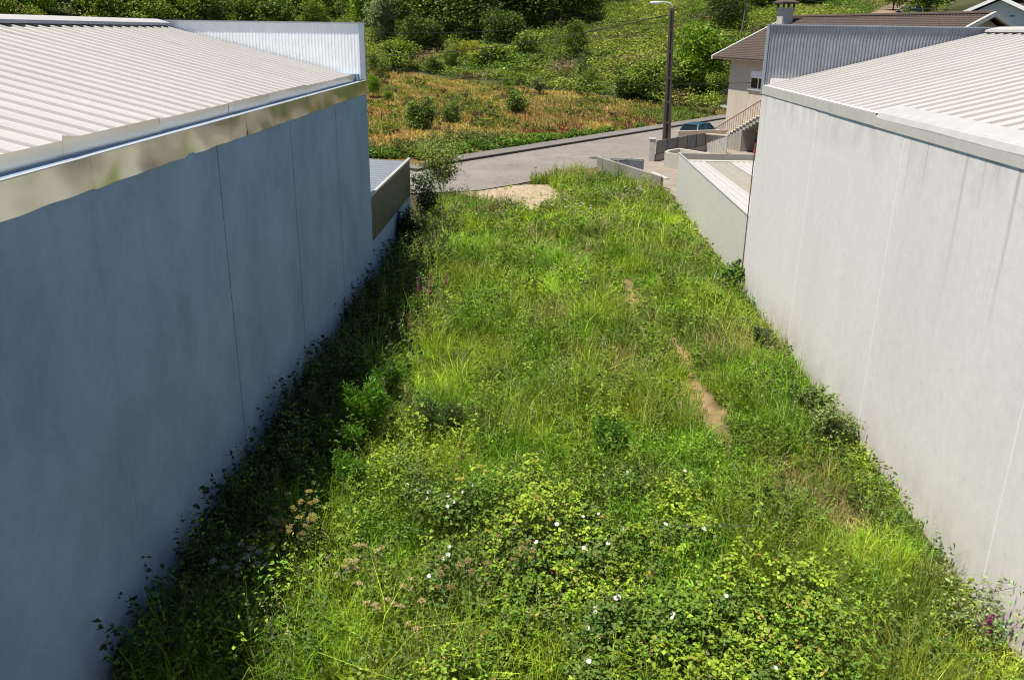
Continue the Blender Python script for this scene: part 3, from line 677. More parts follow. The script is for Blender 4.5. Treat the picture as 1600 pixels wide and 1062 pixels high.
# white house further up the road
def wh():
    R_ = empty('house', (45.6, 100, 5), 'white gabled house with dark tiled roof furthest right beyond the warehouse roof', 'house')
    c_, s_ = math.cos(math.radians(-48)), math.sin(math.radians(-48)); xf = (np.array([[c_, -s_, 0], [s_, c_, 0], [0, 0, 1]]), np.array([48.3, 100, 0]))
    z0, ze, za = 2, 9.3, 12.1; h = 6.6; y1 = 17.
    MB().box((-h + .6, 0, z0), (h - .6, y1, ze)).build('walls', M['white_paint'], R_, xf=xf)
    MB().poly([(-h + .6, 0, ze + .004), (h - .6, 0, ze + .004), (0, 0, za - .15)], [(0, 1, 2)]).build('gable_wall', M['white_paint'], R_, xf=xf)
    mb = MB(); roofslope(mb, (h, -.5, ze), (h, y1, ze), (0, -.5, za), (0, y1, za), 20); roofslope(mb, (-h, y1, ze), (-h, -.5, ze), (0, y1, za), (0, -.5, za), 8); mb.build('roof', M['tile'], R_, xf=xf)
    for xa in (-h - .2, h + .2):
        p0, p1 = np.array([xa, -.6, ze - .2]), np.array([0, -.6, za - .05]); e = np.array([0, .14, 0]); hh_ = np.array([0, 0, .36])
        MB().hexa([p0, p0 + e, p1 + e, p1, p0 + hh_, p0 + e + hh_, p1 + e + hh_, p1 + hh_]).build('verge_board', M['pvc'], R_, xf=xf)
    MB().box((.1, 1, za + .05), (1.2, 5, za + .22)).build('solar_panel', M['glass'], R_, xf=xf)
    MB().box((1.2, -.03, 10.3), (1.7, -.003, 10.45)).build('vent', M['steel_grey'], R_, xf=xf)
wh()

# ------------------------------------------------------------------ street lamp, poles, cables
LPX, LPY = 9.42, 66.6
LP = empty('street_lamp', (LPX, LPY, 0), 'tall dark tapered concrete lamp column with curved arm beside the road', 'street lamp')
mb = MB(); zs = np.linspace(-.2, 9.85, 12)
def poler(z): return .30 - .15 * z / 10, .20 - .09 * z / 10
rings = []
for z in zs:
    a, c = poler(z); g = .38 * a; lx = -.03 * z
    rings.append([(LPX + lx + x, LPY + y, z) for x, y in ((-a, -c), (-g, -c), (-g * .9, -c * .35), (g * .9, -c * .35), (g, -c), (a, -c), (a, c), (-a, c))])
mb.loft([r for r in rings]); mb.build('pole', M['pole'], LP)
for z in (1.9, 3.4, 5.1, 6.9, 8.4):
    a, c = poler(z); mb = MB().box((LPX - .03 * z - .4 * a, LPY - c + .01, z - .09), (LPX - .03 * z + .4 * a, LPY, z + .09)); mb.build('web_bridge', M['pole'], LP)
tx = LPX - .29
mb = MB().tube([(tx, LPY, 9.7), (tx, LPY, 10.02), (tx - .1, LPY, 10.18), (tx - .35, LPY, 10.25), (tx - .9, LPY, 10.27)], .045, 8); mb.build('arm', M['lamp'], LP)
MB().loft([[(x, LPY + w * math.cos(t), 10.22 + h * math.sin(t)) for t in np.linspace(0, 2 * math.pi, 10, endpoint=False)] for x, w, h in ((tx - .85, .06, .05), (tx - 1.0, .15, .10), (tx - 1.35, .17, .11), (tx - 1.6, .10, .06))]).build('lamp_head', M['lamp'], LP, smooth=True)
for z, dx in ((9.35, -.35), (9.0, .3)): MB().box((tx + min(dx, 0), LPY - .04, z), (tx + max(dx, 0), LPY + .04, z + .06)).build('cable_bracket', M['steel_dark'], LP)
q2 = hit(1157, 62)
UPX, UPY, UPZ = q2
UP = empty('utility_pole', (UPX, UPY, UPZ), 'leaning timber pole with coiled cable on the slope above the tiled roof', 'utility pole')
ph_ = .098 / 2 * np.linalg.norm(q2 - CAM_C) * .75 * 1.3
top = (UPX + .5, UPY, UPZ + ph_)
MB().tube([(UPX - .1, UPY, UPZ - .5), top], [.14, .10], 8).build('pole', M['wood'], UP)
mb = MB(); cr = np.array(top) + [.75, 0, -.5]
mb.tube([cr + [.35 * math.cos(t), 0, .42 * math.sin(t)] for t in np.linspace(0, 2 * math.pi, 18)], .09, 6); mb.tube([np.array(top) - [0, 0, .35], cr], .04, 5)
mb.tube([np.array(top) + [-.25, -.1, -1.2], np.array(top) + [-.35, -.1, -2.2], np.array(top) + [-.1, -.1, -2.9], np.array(top) + [.1, -.1, -1.9]], .06, 5)
mb.build('cable_coil', M['cable'], UP)
def cable(a, c, sag, lab, r=.022):
    a = np.array(a, float); c = np.array(c, float); t = np.linspace(0, 1, 40)
    pts = [a + (c - a) * u - np.array([0, 0, sag * 4 * u * (1 - u)]) for u in t]
    o = MB().tube(pts, r, 5).build('overhead_cable', M['cable']); tag(o, lab, 'cable', 'overhead cables')
cable((tx - .33, LPY, 9.4), (-22, 78, 5.9), 1.0, 'topmost thick cable sagging leftwards from the street lamp over the meadow', .028)
cable((tx - .33, LPY, 9.3), (-30, 110, 8.5), 1.0, 'thinner upper cable crossing left from the lamp to the wood', .018)
cable((tx + .3, LPY, 9.05), top, .7, 'short cable from the street lamp right to the timber pole', .022)
cable((16.0, 66.5, 4.9), (-24, 82, 6.4), 1.2, 'low thin cable crossing the dry meadow to the house wall', .016)
cable(top, (45, 100, 11), .6, 'cable leaving the timber pole to the right above the tiled roof', .022)

# ------------------------------------------------------------------ cars
def car(loc, ang, paint, label, estate=True):
    R_ = empty('parked_car', loc, label, 'car'); c, s = math.cos(ang), math.sin(ang); xf = (np.array([[c, -s, 0], [s, c, 0], [0, 0, 1]]), np.array(loc))
    def ring(x, w, z0, z1, tw): return [(x, -w, z0 + .08), (x, -w, (z0 + z1) / 2), (x, -tw, z1), (x, tw, z1), (x, w, (z0 + z1) / 2), (x, w, z0 + .08), (x, w * .85, z0), (x, -w * .85, z0)][::-1]
    MB().loft([ring(-2.08, .70, .38, .72, .66), ring(-2.0, .80, .26, .92, .72), ring(-1.2, .85, .22, .94, .78), ring(0, .86, .2, .94, .8), ring(.9, .86, .2, .93, .78), ring(1.5, .83, .22, .84, .70), ring(2.0, .74, .28, .70, .58), ring(2.1, .6, .38, .6, .5)]).build('body', paint, R_, xf=xf, smooth=False, bevel=.03)
    cab = [(-2.0, .93, -1.55, 1.38), (-1.2, .94, -1.1, 1.45), (-.2, .94, -.2, 1.47), (.55, .94, .25, 1.42), (1.15, .90, .45, 1.36)]
    B = [(-1.98, .74, .93), (1.2, .76, .90)]
    V = [(-1.98, -.72, .92), (1.25, -.74, .88), (1.25, .74, .88), (-1.98, .72, .92), (-1.62, -.58, 1.40), (.35, -.60, 1.42), (.35, .60, 1.42), (-1.62, .58, 1.40)]
    MB().hexa(V).build('cabin', M['glass'], R_, xf=xf)
    rfm = MB().loft([[(-1.7, -.6, 1.385), (-1.7, .6, 1.385), (-1.7, .57, 1.42), (-1.7, -.57, 1.42)], [(-.6, -.63, 1.425), (-.6, .63, 1.425), (-.6, .6, 1.475), (-.6, -.6, 1.475)], [(.38, -.62, 1.41), (.38, .62, 1.41), (.38, .58, 1.45), (.38, -.58, 1.45)]])
    rfm.build('roof_panel', paint, R_, xf=xf, smooth=False)
    for sy in (-1, 1):
        for (p, q, w) in (((-1.98, .735, .92), (-1.63, .60, 1.41), .07), ((-.75, .745, .93), (-.7, .62, 1.42), .045), ((.2, .75, .93), (.2, .62, 1.43), .04), ((1.25, .75, .9), (.36, .61, 1.42), .05)):
            MB().tube([(p[0], p[1] * sy, p[2]), (q[0], q[1] * sy, q[2])], w, 6).build('pillar', paint, R_, xf=xf)
    for x in (-1.3, 1.3):
        for sy in (-1, 1):
            w = MB().loft([[(x + r * math.cos(t), y * sy, .31 + r * math.sin(t)) for t in np.linspace(0, 2 * math.pi, 18, endpoint=False)] for r, y in ((.27, .66), (.31, .68), (.31, .85), (.27, .87), (.2, .85))]).build('wheel', M['tyre'], R_, xf=xf)
            MB().loft([[(x + r * math.cos(t), y * sy, .31 + r * math.sin(t)) for t in np.linspace(0, 2 * math.pi, 12, endpoint=False)] for r, y in ((.2, .853), (.18, .874), (.05, .876))]).build('rim', M['rim'], w, xf=xf)
    for sy in (-1, 1):
        MB().box((-2.09, .52 * sy - .13, .70), (-1.93, .52 * sy + .2 * sy * .5 + .13, .93)).build('tail_light', M['tail'], R_, xf=xf)
        MB().box((1.9, .5 * sy - .16, .58), (2.06, .5 * sy + .16, .70)).build('headlight', M['headlamp'], R_, xf=xf)
        MB().box((.75, .88 * sy - .08, .92), (.88, .88 * sy + .08, 1.04)).build('wing_mirror', paint, R_, xf=xf)
    MB().box((-2.115, -.26, .48), (-2.09, .26, .60)).build('number_plate', M['plate'], R_, xf=xf)
    return R_
car((12.75, 71.8, .01), math.atan2(DY, DX), M['car_blue'], 'dark teal hatchback parked on the road beside the beige house')
cq = hit(1419, 24); cq[2] = terrain(cq[0], cq[1]); car(cq, math.radians(200), M['car_black'], 'black car parked on the dirt track high on the right')

# ------------------------------------------------------------------ vegetation generators (vectorised)
def blades(P, h, lean, w, c0, c1, az=None, r=rng):
    n = len(P); az = r.uniform(0, 2 * math.pi, n) if az is None else az
    fa = az + math.pi / 2 + r.normal(0, .7, n); dx, dy = np.cos(az), np.sin(az); sx, sy = np.cos(fa) * w / 2, np.sin(fa) * w / 2
    V = np.empty((n, 5, 3)); 
    for k, (t, ww) in enumerate(((0, 1), (.55, .85))):
        ox = lean * h * t ** 2; zz = h * t * (1 - .15 * lean * t)
        V[:, 2 * k, 0] = P[:, 0] + dx * ox - sx * ww; V[:, 2 * k, 1] = P[:, 1] + dy * ox - sy * ww; V[:, 2 * k, 2] = P[:, 2] + zz
        V[:, 2 * k + 1, 0] = P[:, 0] + dx * ox + sx * ww; V[:, 2 * k + 1, 1] = P[:, 1] + dy * ox + sy * ww; V[:, 2 * k + 1, 2] = P[:, 2] + zz
    ox = lean * h; V[:, 4, 0] = P[:, 0] + dx * ox; V[:, 4, 1] = P[:, 1] + dy * ox; V[:, 4, 2] = P[:, 2] + h * (1 - .35 * np.clip(lean, 0, 1.5))
    b = (np.arange(n) * 5)[:, None]
    T = np.concatenate([b + [0, 1, 3], b + [0, 3, 2], b + [2, 3, 4]], 0)
    C = np.empty((n, 5, 3)); C[:, :2] = c0[:, None]; C[:, 2:4] = ((c0 + c1) / 2)[:, None]; C[:, 4] = c1
    return V.reshape(-1, 3), T, C.reshape(-1, 3)
def unit(v): return v / (np.linalg.norm(v, axis=1, keepdims=True) + 1e-9)
def leaves(P, D, L, W, C, r=rng, roll=.8):
    n = len(P); D = unit(D); up = np.zeros((n, 3)); up[:, 2] = 1; up += r.normal(0, roll, (n, 3))
    S = unit(np.cross(D, up)); N = np.cross(S, D); L = np.broadcast_to(L, (n,))[:, None]; W = np.broadcast_to(W, (n,))[:, None]
    V = np.empty((n, 4, 3)); V[:, 0] = P; V[:, 1] = P + .45 * L * D + W * S + .10 * L * N; V[:, 2] = P + L * D - .12 * L * N; V[:, 3] = P + .45 * L * D - W * S + .10 * L * N
    b = (np.arange(n) * 4)[:, None]; T = np.concatenate([b + [0, 1, 2], b + [0, 2, 3]], 0)
    return V.reshape(-1, 3), T, np.repeat(C, 4, axis=0)
def vary(c, n, a=.25, r=rng, hue=.12):
    c = np.asarray(c, float); k = np.exp(r.normal(0, a, (n, 1))); return np.clip(c * k * np.exp(r.normal(0, hue, (n, 3))), 0, .95)
def rdir(n, r=rng, zmin=-.3, zmax=.8):
    a = r.uniform(0, 2 * math.pi, n); z = r.uniform(zmin, zmax, n); q = np.sqrt(1 - z * z); return np.stack([q * np.cos(a), q * np.sin(a), z], 1)
def scatter(x0, x1, y0, y1, dens, r=rng):
    n = int((x1 - x0) * (y1 - y0) * dens); return r.uniform(x0, x1, n), r.uniform(y0, y1, n)

# ------------------------------------------------------------------ the lot
def zone(x, y):
    """plant mix: bramble 0..1, dry 0..1, height scale"""
    n = fbm(x / 2.6, y / 2.6, 61); n2 = fbm(x / .9, y / .9, 62)
    br = .85 * sstep(.46, .60, fbm(x / 1.5, y / 1.5, 66)) * sstep(16.2, 14.0, y + 2.2 * (n - .5)) * sstep(3.4, 2.0, x + 1.6 * (n2 - .5)) * sstep(-3.4, -2.0, x)
    br = np.maximum(br, sstep(12.9, 11.6, y + .35 * (x - 1.5) + 1.5 * (n2 - .5)) * sstep(4.6, 3.6, x + (n2 - .5)) * sstep(-1.9, -.4, x + 1.2 * (n - .5)))
    dry = np.maximum(sstep(1.5, .4, np.hypot((x - 5.3) * 1.0, (y - 13.9) * .55)) * (.25 + .75 * sstep(.4, .6, n2)), sstep(1.1, .3, np.hypot(x - .1, (y - 23.8) * .6)) * .8 * sstep(.35, .6, n2))
    dry = np.maximum(dry, sstep(1.0, .3, np.hypot(x - 2.25, (y - 20.3) * .8)) * .75)
    dry = np.maximum(dry, sstep(.62, .75, fbm(x / 1.7, y / 1.7, 63)) * .6)
    hs = .38 + 1.15 * n2 * sstep(.15, .75, n + .2)
    hs = hs * (.55 + .45 * sstep(6.9, 5.2, x)) * (.6 + .4 * sstep(.3, 1.0, path_dist(x, y)))
    hs = hs * (1 - .55 * dry * (y < 18)) * (.3 + .7 * sstep(1.0, 1.8, np.hypot((x + 1.2) / 2.0, (y - 44.6) / 2.6)))
    return br, dry, hs
def keep_lot(x, y):
    ok = (x > -5.35) & (x < 6.85) & (y < 56)
    pd = path_dist(x, y) + .5 * (fbm(x / .55, y / .55, 40) - .5) + .12 * np.sin(y * 1.3)
    bare = (pd < .04 + .22 * np.maximum(sstep(15.4, 16.2, y) * sstep(22.6, 22.0, y), sstep(25.2, 25.8, y) * sstep(29.6, 28.6, y))) & (y < 32) & (rng.random(x.shape) < .92)
    bare |= (pd < .22) & (y >= 32) & (rng.random(x.shape) < .6)
    bare |= in_poly(x + .8 * (fbm(x * 1.6, y * 1.6, 71) - .5), y + 1.2 * (fbm(x * 1.6, y * 1.6, 72) - .5), APRON) & (rng.random(x.shape) < .97)
    s_, d_ = road_sd(x, y); wob = .9 * (fbm(x / 1.1, y / 1.1, 73) - .5)
    bare |= (d_ > -8.15 + wob) | ((y > 40) & ((x - 3.45) * .8 + (y - 52.75) * .6 > -.12)) | ((x < -3.2) & (y > 45.3 + wob))
    return ok & ~bare
def grass_colours(x, y, n):
    a = fbm(x / 1.9, y / 1.9, 81); b_ = fbm(x / .7, y / .7, 82); _, dry, _ = zone(x, y)
    g1 = np.array([.098, .205, .010]); g2 = np.array([.21, .29, .018]); g3 = np.array([.16, .165, .055]); dr = np.where((y > 17.5)[:, None], np.array([.24, .165, .095]), np.array([.31, .225, .10]))
    t = sstep(.35, .65, a)[:, None]; u = sstep(.45, .75, b_)[:, None]
    c = g1 * (1 - t) + g2 * t; c = c * (1 - .5 * u) + g3 * .5 * u
    dd = np.clip(dry + .10 * (rng.random(len(x)) < .5), 0, 1)[:, None] * (rng.random((len(x), 1)) < .2 + .75 * dry[:, None])
    c = c * (1 - dd) + dr * dd
    c = c * np.exp(1.5 * (fbm(x / 1.05, y / 1.05, 83) - .5))[:, None] * np.exp(1.0 * (fbm(x / 3.2, y / 3.2, 84) - .5))[:, None]
    return np.clip(c * np.exp(rng.normal(0, .22, (len(x), 1))) * np.exp(rng.normal(0, .08, (len(x), 3))), 0, .9)
lawn = Bits()
for (y0, y1, tuft, per, w, hh) in ((8.6, 15, 80, 11, .0105, .66), (15, 22, 72, 10, .014, .70), (22, 32, 58, 10, .017, .70), (32, 56, 40, 9, .026, .66)):
    tx_, ty_ = scatter(-5.4, 6.9, y0, y1, tuft)
    br, dry, hs = zone(tx_, ty_); k = keep_lot(tx_, ty_) & (rng.random(len(tx_)) > br * .75)
    tx_, ty_, hs = tx_[k], ty_[k], hs[k]; th = hs * hh * np.exp(rng.normal(0, .28, len(hs)))
    x = np.repeat(tx_, per) + rng.normal(0, .055, len(tx_) * per); y = np.repeat(ty_, per) + rng.normal(0, .055, len(tx_) * per)
    h = np.repeat(th, per) * rng.uniform(.45, 1.2, len(x)); cb = np.repeat(grass_colours(tx_, ty_, 0), per, 0) * np.exp(rng.normal(0, .18, (len(x), 1)))
    k = (x > -5.37) & (x < 6.85); x, y, h, cb = x[k], y[k], h[k], cb[k]
    P = np.stack([x, y, terrain(x, y) - .03], 1)
    lawn.add(blades(P, h, rng.gamma(2.2, .28, len(x)), w * rng.uniform(.6, 1.4, len(x)), cb * .85, np.clip(cb * 1.25 + [.02, .015, 0], 0, 1)))
    # stalks with straw or reddish panicles
    sx_, sy_ = scatter(-5.2, 6.8, y0, y1, 5.5 if y0 < 22 else 7); br, dry, hs = zone(sx_, sy_)
    k = keep_lot(sx_, sy_) & (fbm(sx_ / 1.4, sy_ / 1.4, 91) > .46 - .16 * ((sy_ < 15) & (sx_ < -.5))) & (sx_ > -4.3); sx_, sy_, hs = sx_[k], sy_[k], hs[k]; n = len(sx_)
    sh = hs * .95 * rng.uniform(.8, 1.3, n); P = np.stack([sx_, sy_, terrain(sx_, sy_)], 1)
    pal = np.array([(.52, .43, .24), (.45, .42, .20), (.34, .22, .14)])[rng.integers(0, 3, n)]
    az = rng.uniform(0, 6.28, n); ln = rng.uniform(.05, .35, n)
    lawn.add(blades(P, sh, ln, np.full(n, w * .55), pal * .6, pal, az))
    m = 9; tt = rng.uniform(.68, 1.0, (n, m)); ox = (ln * sh)[:, None] * tt ** 2
    HP = np.stack([P[:, 0:1] + np.cos(az)[:, None] * ox, P[:, 1:2] + np.sin(az)[:, None] * ox, P[:, 2:3] + sh[:, None] * tt * .95], 2).reshape(-1, 3)
    lawn.add(leaves(HP, rdir(n * m, zmin=.0, zmax=.9), (.03 + 1.2 * w) * rng.uniform(.7, 1.4, n * m), .35 * w + .002, np.repeat(pal, m, 0) * np.exp(rng.normal(0, .2, (n * m, 1)))))
o = lawn.obj('meadow_grass', M['grass']); tag(o, 'long green grass with straw seed heads filling the plot between the warehouses', 'grass', kind='stuff')

# broad-leaved weeds all over the plot, dense ivy and nettles along the shaded wall
weeds = Bits()
def stems(x, y, h, nl, L, W, base, spread=.10, r=rng, down=-.2):
    n = len(x); P0 = np.stack([x, y, terrain(x, y)], 1); az = r.uniform(0, 6.28, n); ln = r.uniform(0, .45, n)
    t = r.uniform(.15, 1, (n, nl)); ox = (ln * h)[:, None] * t ** 2
    P = np.stack([P0[:, 0:1] + np.cos(az)[:, None] * ox, P0[:, 1:2] + np.sin(az)[:, None] * ox, P0[:, 2:3] + h[:, None] * t], 2).reshape(-1, 3) + r.normal(0, .015, (n * nl, 3))
    C = np.repeat(base, nl, 0) * np.exp(r.normal(0, .22, (n * nl, 1))) * np.exp(r.normal(0, .07, (n * nl, 3)))
    return leaves(P, rdir(n * nl, r, down, .6), L * r.uniform(.5, 1.3, n * nl), W * r.uniform(.6, 1.3, n * nl), np.clip(C, 0, .9))
for (y0, y1, dn, L, W) in ((8.6, 16, 46, .075, .022), (16, 24, 26, .09, .026), (24, 53, 12, .12, .036)):
    x, y = scatter(-5.3, 6.8, y0, y1, dn); nz = fbm(x / 1.1, y / 1.1, 101); br, dry, hs = zone(x, y)
    k = keep_lot(x, y) & (nz > np.where(y < 16, .45, .53)) & (dry < .5) & (rng.random(len(x)) > br * .6); x, y, hs, nz = x[k], y[k], hs[k], nz[k]
    pal = np.array([(.12, .225, .016), (.17, .27, .022), (.10, .165, .028), (.225, .30, .026)])[(vnoise(x / .8, y / .8, 103) * 3.99).astype(int)]
    pal = pal * np.exp(1.4 * (fbm(x / .9, y / .9, 105) - .55))[:, None]
    weeds.add(stems(x, y, hs * .92 * rng.uniform(.6, 1.3, len(x)), 15, L, W, pal))
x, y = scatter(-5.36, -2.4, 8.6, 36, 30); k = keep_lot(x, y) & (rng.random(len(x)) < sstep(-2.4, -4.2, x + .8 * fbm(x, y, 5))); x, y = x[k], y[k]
weeds.add(stems(x, y, rng.uniform(.45, 1.3, len(x)), 18, .10, .034, vary((.034, .060, .014), len(x), .2)))  # ivy and nettle green darkened to deepen the shade strip
x, y = scatter(5.0, 6.84, 12, 30, 22); k = keep_lot(x, y) & (fbm(x / .9, y / .9, 77) > .5) & (rng.random(len(x)) < sstep(4.8, 6.4, x)); x, y = x[k], y[k]
weeds.add(stems(x, y, rng.uniform(.2, .6, len(x)), 12, .09, .028, vary((.10, .15, .03), len(x), .2)))
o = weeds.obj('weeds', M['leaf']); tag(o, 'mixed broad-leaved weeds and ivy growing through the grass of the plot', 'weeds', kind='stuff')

# bramble mounds in the foreground
def bramble_h(x, y):
    b = .15 + 1.5 * np.clip(fbm(x / 1.1, y / 1.1, 121) - .22, 0, 1) + .7 * (fbm(x / .42, y / .42, 122) - .5); return np.clip(b, .10, 1.5)
bram = Bits()
x, y = scatter(-4.6, 4.9, 8.4, 18, 330); br, dry, hs = zone(x, y); gap = fbm(x / .5, y / .5, 131)
k = (rng.random(len(x)) < br) & keep_lot(x, y) & (gap > .36); x, y = x[k], y[k]; n = len(x)
hb_ = bramble_h(x, y); t = rng.random(n) ** .55; z = terrain(x, y) + hb_ * t
tone = fbm(x / 1.0, y / 1.0, 133); fresh = (t > .66) & (rng.random(n) < sstep(.28, .58, tone))
base = np.where(fresh[:, None], np.array([.24, .345, .026]), np.array([.115, .20, .018])) * np.exp(rng.normal(0, .2, (n, 1)))
rusty = (rng.random(n) < .05) & (t > .6); base[rusty] = np.array([.30, .24, .05])
m = 4; P = np.repeat(np.stack([x, y, z], 1), m, 0); D = rdir(n * m, zmin=-.45, zmax=.55); P = P + D * .012 + rng.normal(0, .012, P.shape)
bram.add(leaves(P, D, .070 * rng.uniform(.6, 1.35, n * m), .027 * rng.uniform(.7, 1.3, n * m), np.repeat(base, m, 0) * np.exp(rng.normal(0, .14, (n * m, 1))), roll=.5))
x2, y2 = scatter(-4, 4.5, 8.6, 17, 8); br, _, _ = zone(x2, y2); k = br > .4; x2, y2 = x2[k], y2[k]
P = np.stack([x2, y2, terrain(x2, y2)], 1); bram.add(blades(P, bramble_h(x2, y2) * 1.15, rng.uniform(.2, .9, len(x2)), np.full(len(x2), .010), vary((.16, .10, .05), len(x2)), vary((.20, .16, .05), len(x2))))
o = bram.obj('brambles', M['leaf']); tag(o, 'yellow-green bramble thicket spread across the foreground of the plot', 'brambles', kind='stuff')

# ------------------------------------------------------------------ single plants of the lot
def lotp(px, py, zc=.55):
    q = plane_z(px, py, zc); return np.array([q[0], q[1], float(terrain(q[0], q[1]))])
def tubes_bits(paths, r0, col, nseg=5):
    B = Bits()
    for pts in paths:
        pts = [np.array(p, float) for p in pts]; V = []; n = len(pts)
        for i, p in enumerate(pts):
            d = _n(pts[min(i + 1, n - 1)] - pts[max(i - 1, 0)]); a = np.cross(d, (0.3, .1, 1.)); a = _n(a) if np.linalg.norm(a) > 1e-3 else np.array([1., 0, 0]); b_ = np.cross(a, d)
            rr = r0 * (1 - .6 * i / max(n - 1, 1))
            for j in range(nseg): t = 2 * math.pi * j / nseg; V.append(p + rr * (math.cos(t) * a + math.sin(t) * b_))
        T = []
        for i in range(n - 1):
            for j in range(nseg):
                q = i * nseg + j; q2 = i * nseg + (j + 1) % nseg; T += [(q, q2, q2 + nseg), (q, q2 + nseg, q + nseg)]
        B.add((np.array(V), np.array(T), np.tile(np.array(col, float), (len(V), 1))))
    return B
def flower(P, N, R, depth, col, r):
    """one funnel-shaped bloom: a shallow cone with a wavy rim"""
    N = _n(np.array(N, float)); a = _n(np.cross(N, (.2, .9, .31))); b_ = np.cross(N, a); k = 12; V = [np.array(P) - N * depth]; C = [np.array([.75, .78, .45])]
    for q, rr, hh in ((0, .55, -.35), (1, 1., .0)):
        for j in range(k):
            t = 2 * math.pi * j / k; w = 1 + .07 * math.cos(5 * t); V.append(np.array(P) + R * rr * w * (math.cos(t) * a + math.sin(t) * b_) + N * (depth * hh + .006 * math.sin(5 * t))); C.append(np.array(col))
    T = []
    for j in range(k):
        j2 = (j + 1) % k; T += [(0, 1 + j, 1 + j2), (1 + j, 1 + k + j, 1 + k + j2), (1 + j, 1 + k + j2, 1 + j2)]
    return np.array(V), np.array(T), np.array(C)
def to_cam(P): return _n(CAM_C - np.array(P))
rb = np.random.default_rng(21)
BIND = [
 ([(478, 720), (470, 722)], 'bindweed with a pair of white flowers in the shade by the left wall'),
 ([(414, 882)], 'bindweed with a single white flower low in the shade beside ochre umbels'),
 ([(640, 733), (636, 757), (652, 765), (670, 768), (668, 778)], 'bindweed with a loose row of white flowers below the feathery fennel'),
 ([(700, 773), (722, 768), (740, 757), (699, 790), (708, 783)], 'bindweed with several white flowers right of the row below the fennel'),
 ([(702, 853), (700, 866), (693, 872)], 'bindweed with a tight trio of white flowers left of centre in the brambles'),
 ([(671, 899)], 'bindweed with one large white flower in yellow-green leaves below the trio'),
 ([(805, 828), (833, 858), (838, 846)], 'bindweed with white flowers on the dry reddish weeds in mid foreground'),
 ([(908, 790), (903, 792), (916, 788), (935, 802), (911, 806)], 'bindweed with a bright bunch of white flowers at the top of the bramble thicket'),
 ([(975, 825), (950, 848), (912, 855), (916, 858), (870, 818)], 'bindweed with scattered white flowers just below the bright bunch'),
 ([(930, 948), (930, 955), (966, 932), (961, 934)], 'bindweed with two pairs of white flowers deep in the foreground brambles'),
 ([(1052, 958), (1050, 964)], 'bindweed with a drooping white flower on the darker bramble leaves'),
 ([(1135, 930)], 'bindweed with a lone white flower on the right edge of the brambles'),
 ([(1070, 735), (980, 737)], 'bindweed with two small white flowers in grass beside the bare footpath'),
 ([(1040, 818), (1101, 825)], 'bindweed with white flowers beside the fallen bleached stalks'),
 ([(1212, 1042), (920, 1032), (918, 980)], 'bindweed with white flowers along the bottom of the bramble thicket'),
]
for fl, lab in BIND:
    pts = [plane_z(px, py, .78) for px, py in fl]; c = np.mean(pts, 0); base = np.array([c[0], c[1], float(terrain(c[0], c[1]))])
    R_ = empty('bindweed', base, lab, 'bindweed', 'white-flowered bindweed in the plot'); n = 130 + 70 * len(fl)
    ctr = np.array(pts)[rb.integers(0, len(pts), n)]; P = ctr + rb.normal(0, .17, (n, 3)) * [1, 1, .55] - [0, 0, .14]
    fo = Bits().add(leaves(P, rdir(n, rb, -.4, .4), .075 * rb.uniform(.6, 1.3, n), .03 * rb.uniform(.8, 1.2, n), vary((.10, .165, .03), n, .2, rb), rb))
    vines = tubes_bits([[base + [rb.normal(0, .05), rb.normal(0, .05), 0], (base + p) / 2 + [rb.normal(0, .1), rb.normal(0, .1), .2], p - np.array([0, 0, .03])] for p in pts], .006, (.12, .15, .04)); 
    for Vq in zip(vines.v, vines.t, vines.c): pass
    fo.obj('foliage', M['leaf'], R_); vines.obj('vine', M['leaf'], R_)
    for p in pts:
        N = to_cam(p) * .5 + np.array([rb.normal(0, .45), rb.normal(0, .35), .75]); Bits().add(flower(p, N, rb.uniform(.027, .041), .028, (.78, .77, .74), rb)).obj('flower', M['petal'], R_)
def foxglove(px, py, hgt, lab, bloom=(.45, .06, .28), lean=0., zc=.5):
    p = lotp(px, py, zc); R_ = empty('foxglove', p, lab, 'foxglove', 'foxgloves in the plot'); top = p + [lean, rb.normal(0, .05), hgt]
    tubes_bits([[p, p + [lean * .3, 0, hgt * .5], top]], .012, (.16, .13, .06)).obj('stem', M['leaf'], R_)
    B = Bits(); n = 46
    for k in range(n):
        t = k / n; z = .45 + .5 * t; q = p + (top - p) * z + np.array([lean * .0, 0, 0]); a = rb.uniform(0, 6.28); out = np.array([math.cos(a), math.sin(a), -.55]); s_ = (1 - .65 * t)
        if rb.random() < .2: continue
        c = np.array(bloom) * rb.uniform(.7, 1.3); B.add(flower(q + out * .055 * s_, out, .020 * s_ + .006, .045 * s_, c, rb))
    for i in range(len(B.c)): B.c[i][0] = B.c[i][1]
    B.obj('flower_spike', M['petal'], R_)
    n = 22; t = rb.uniform(0, .4, n); Bits().add(leaves(p + (top - p) * t[:, None], rdir(n, rb, -.2, .5), .2 * (1.1 - t), .035, vary((.075, .12, .03), n, .2, rb), rb)).obj('leaves', M['leaf'], R_)
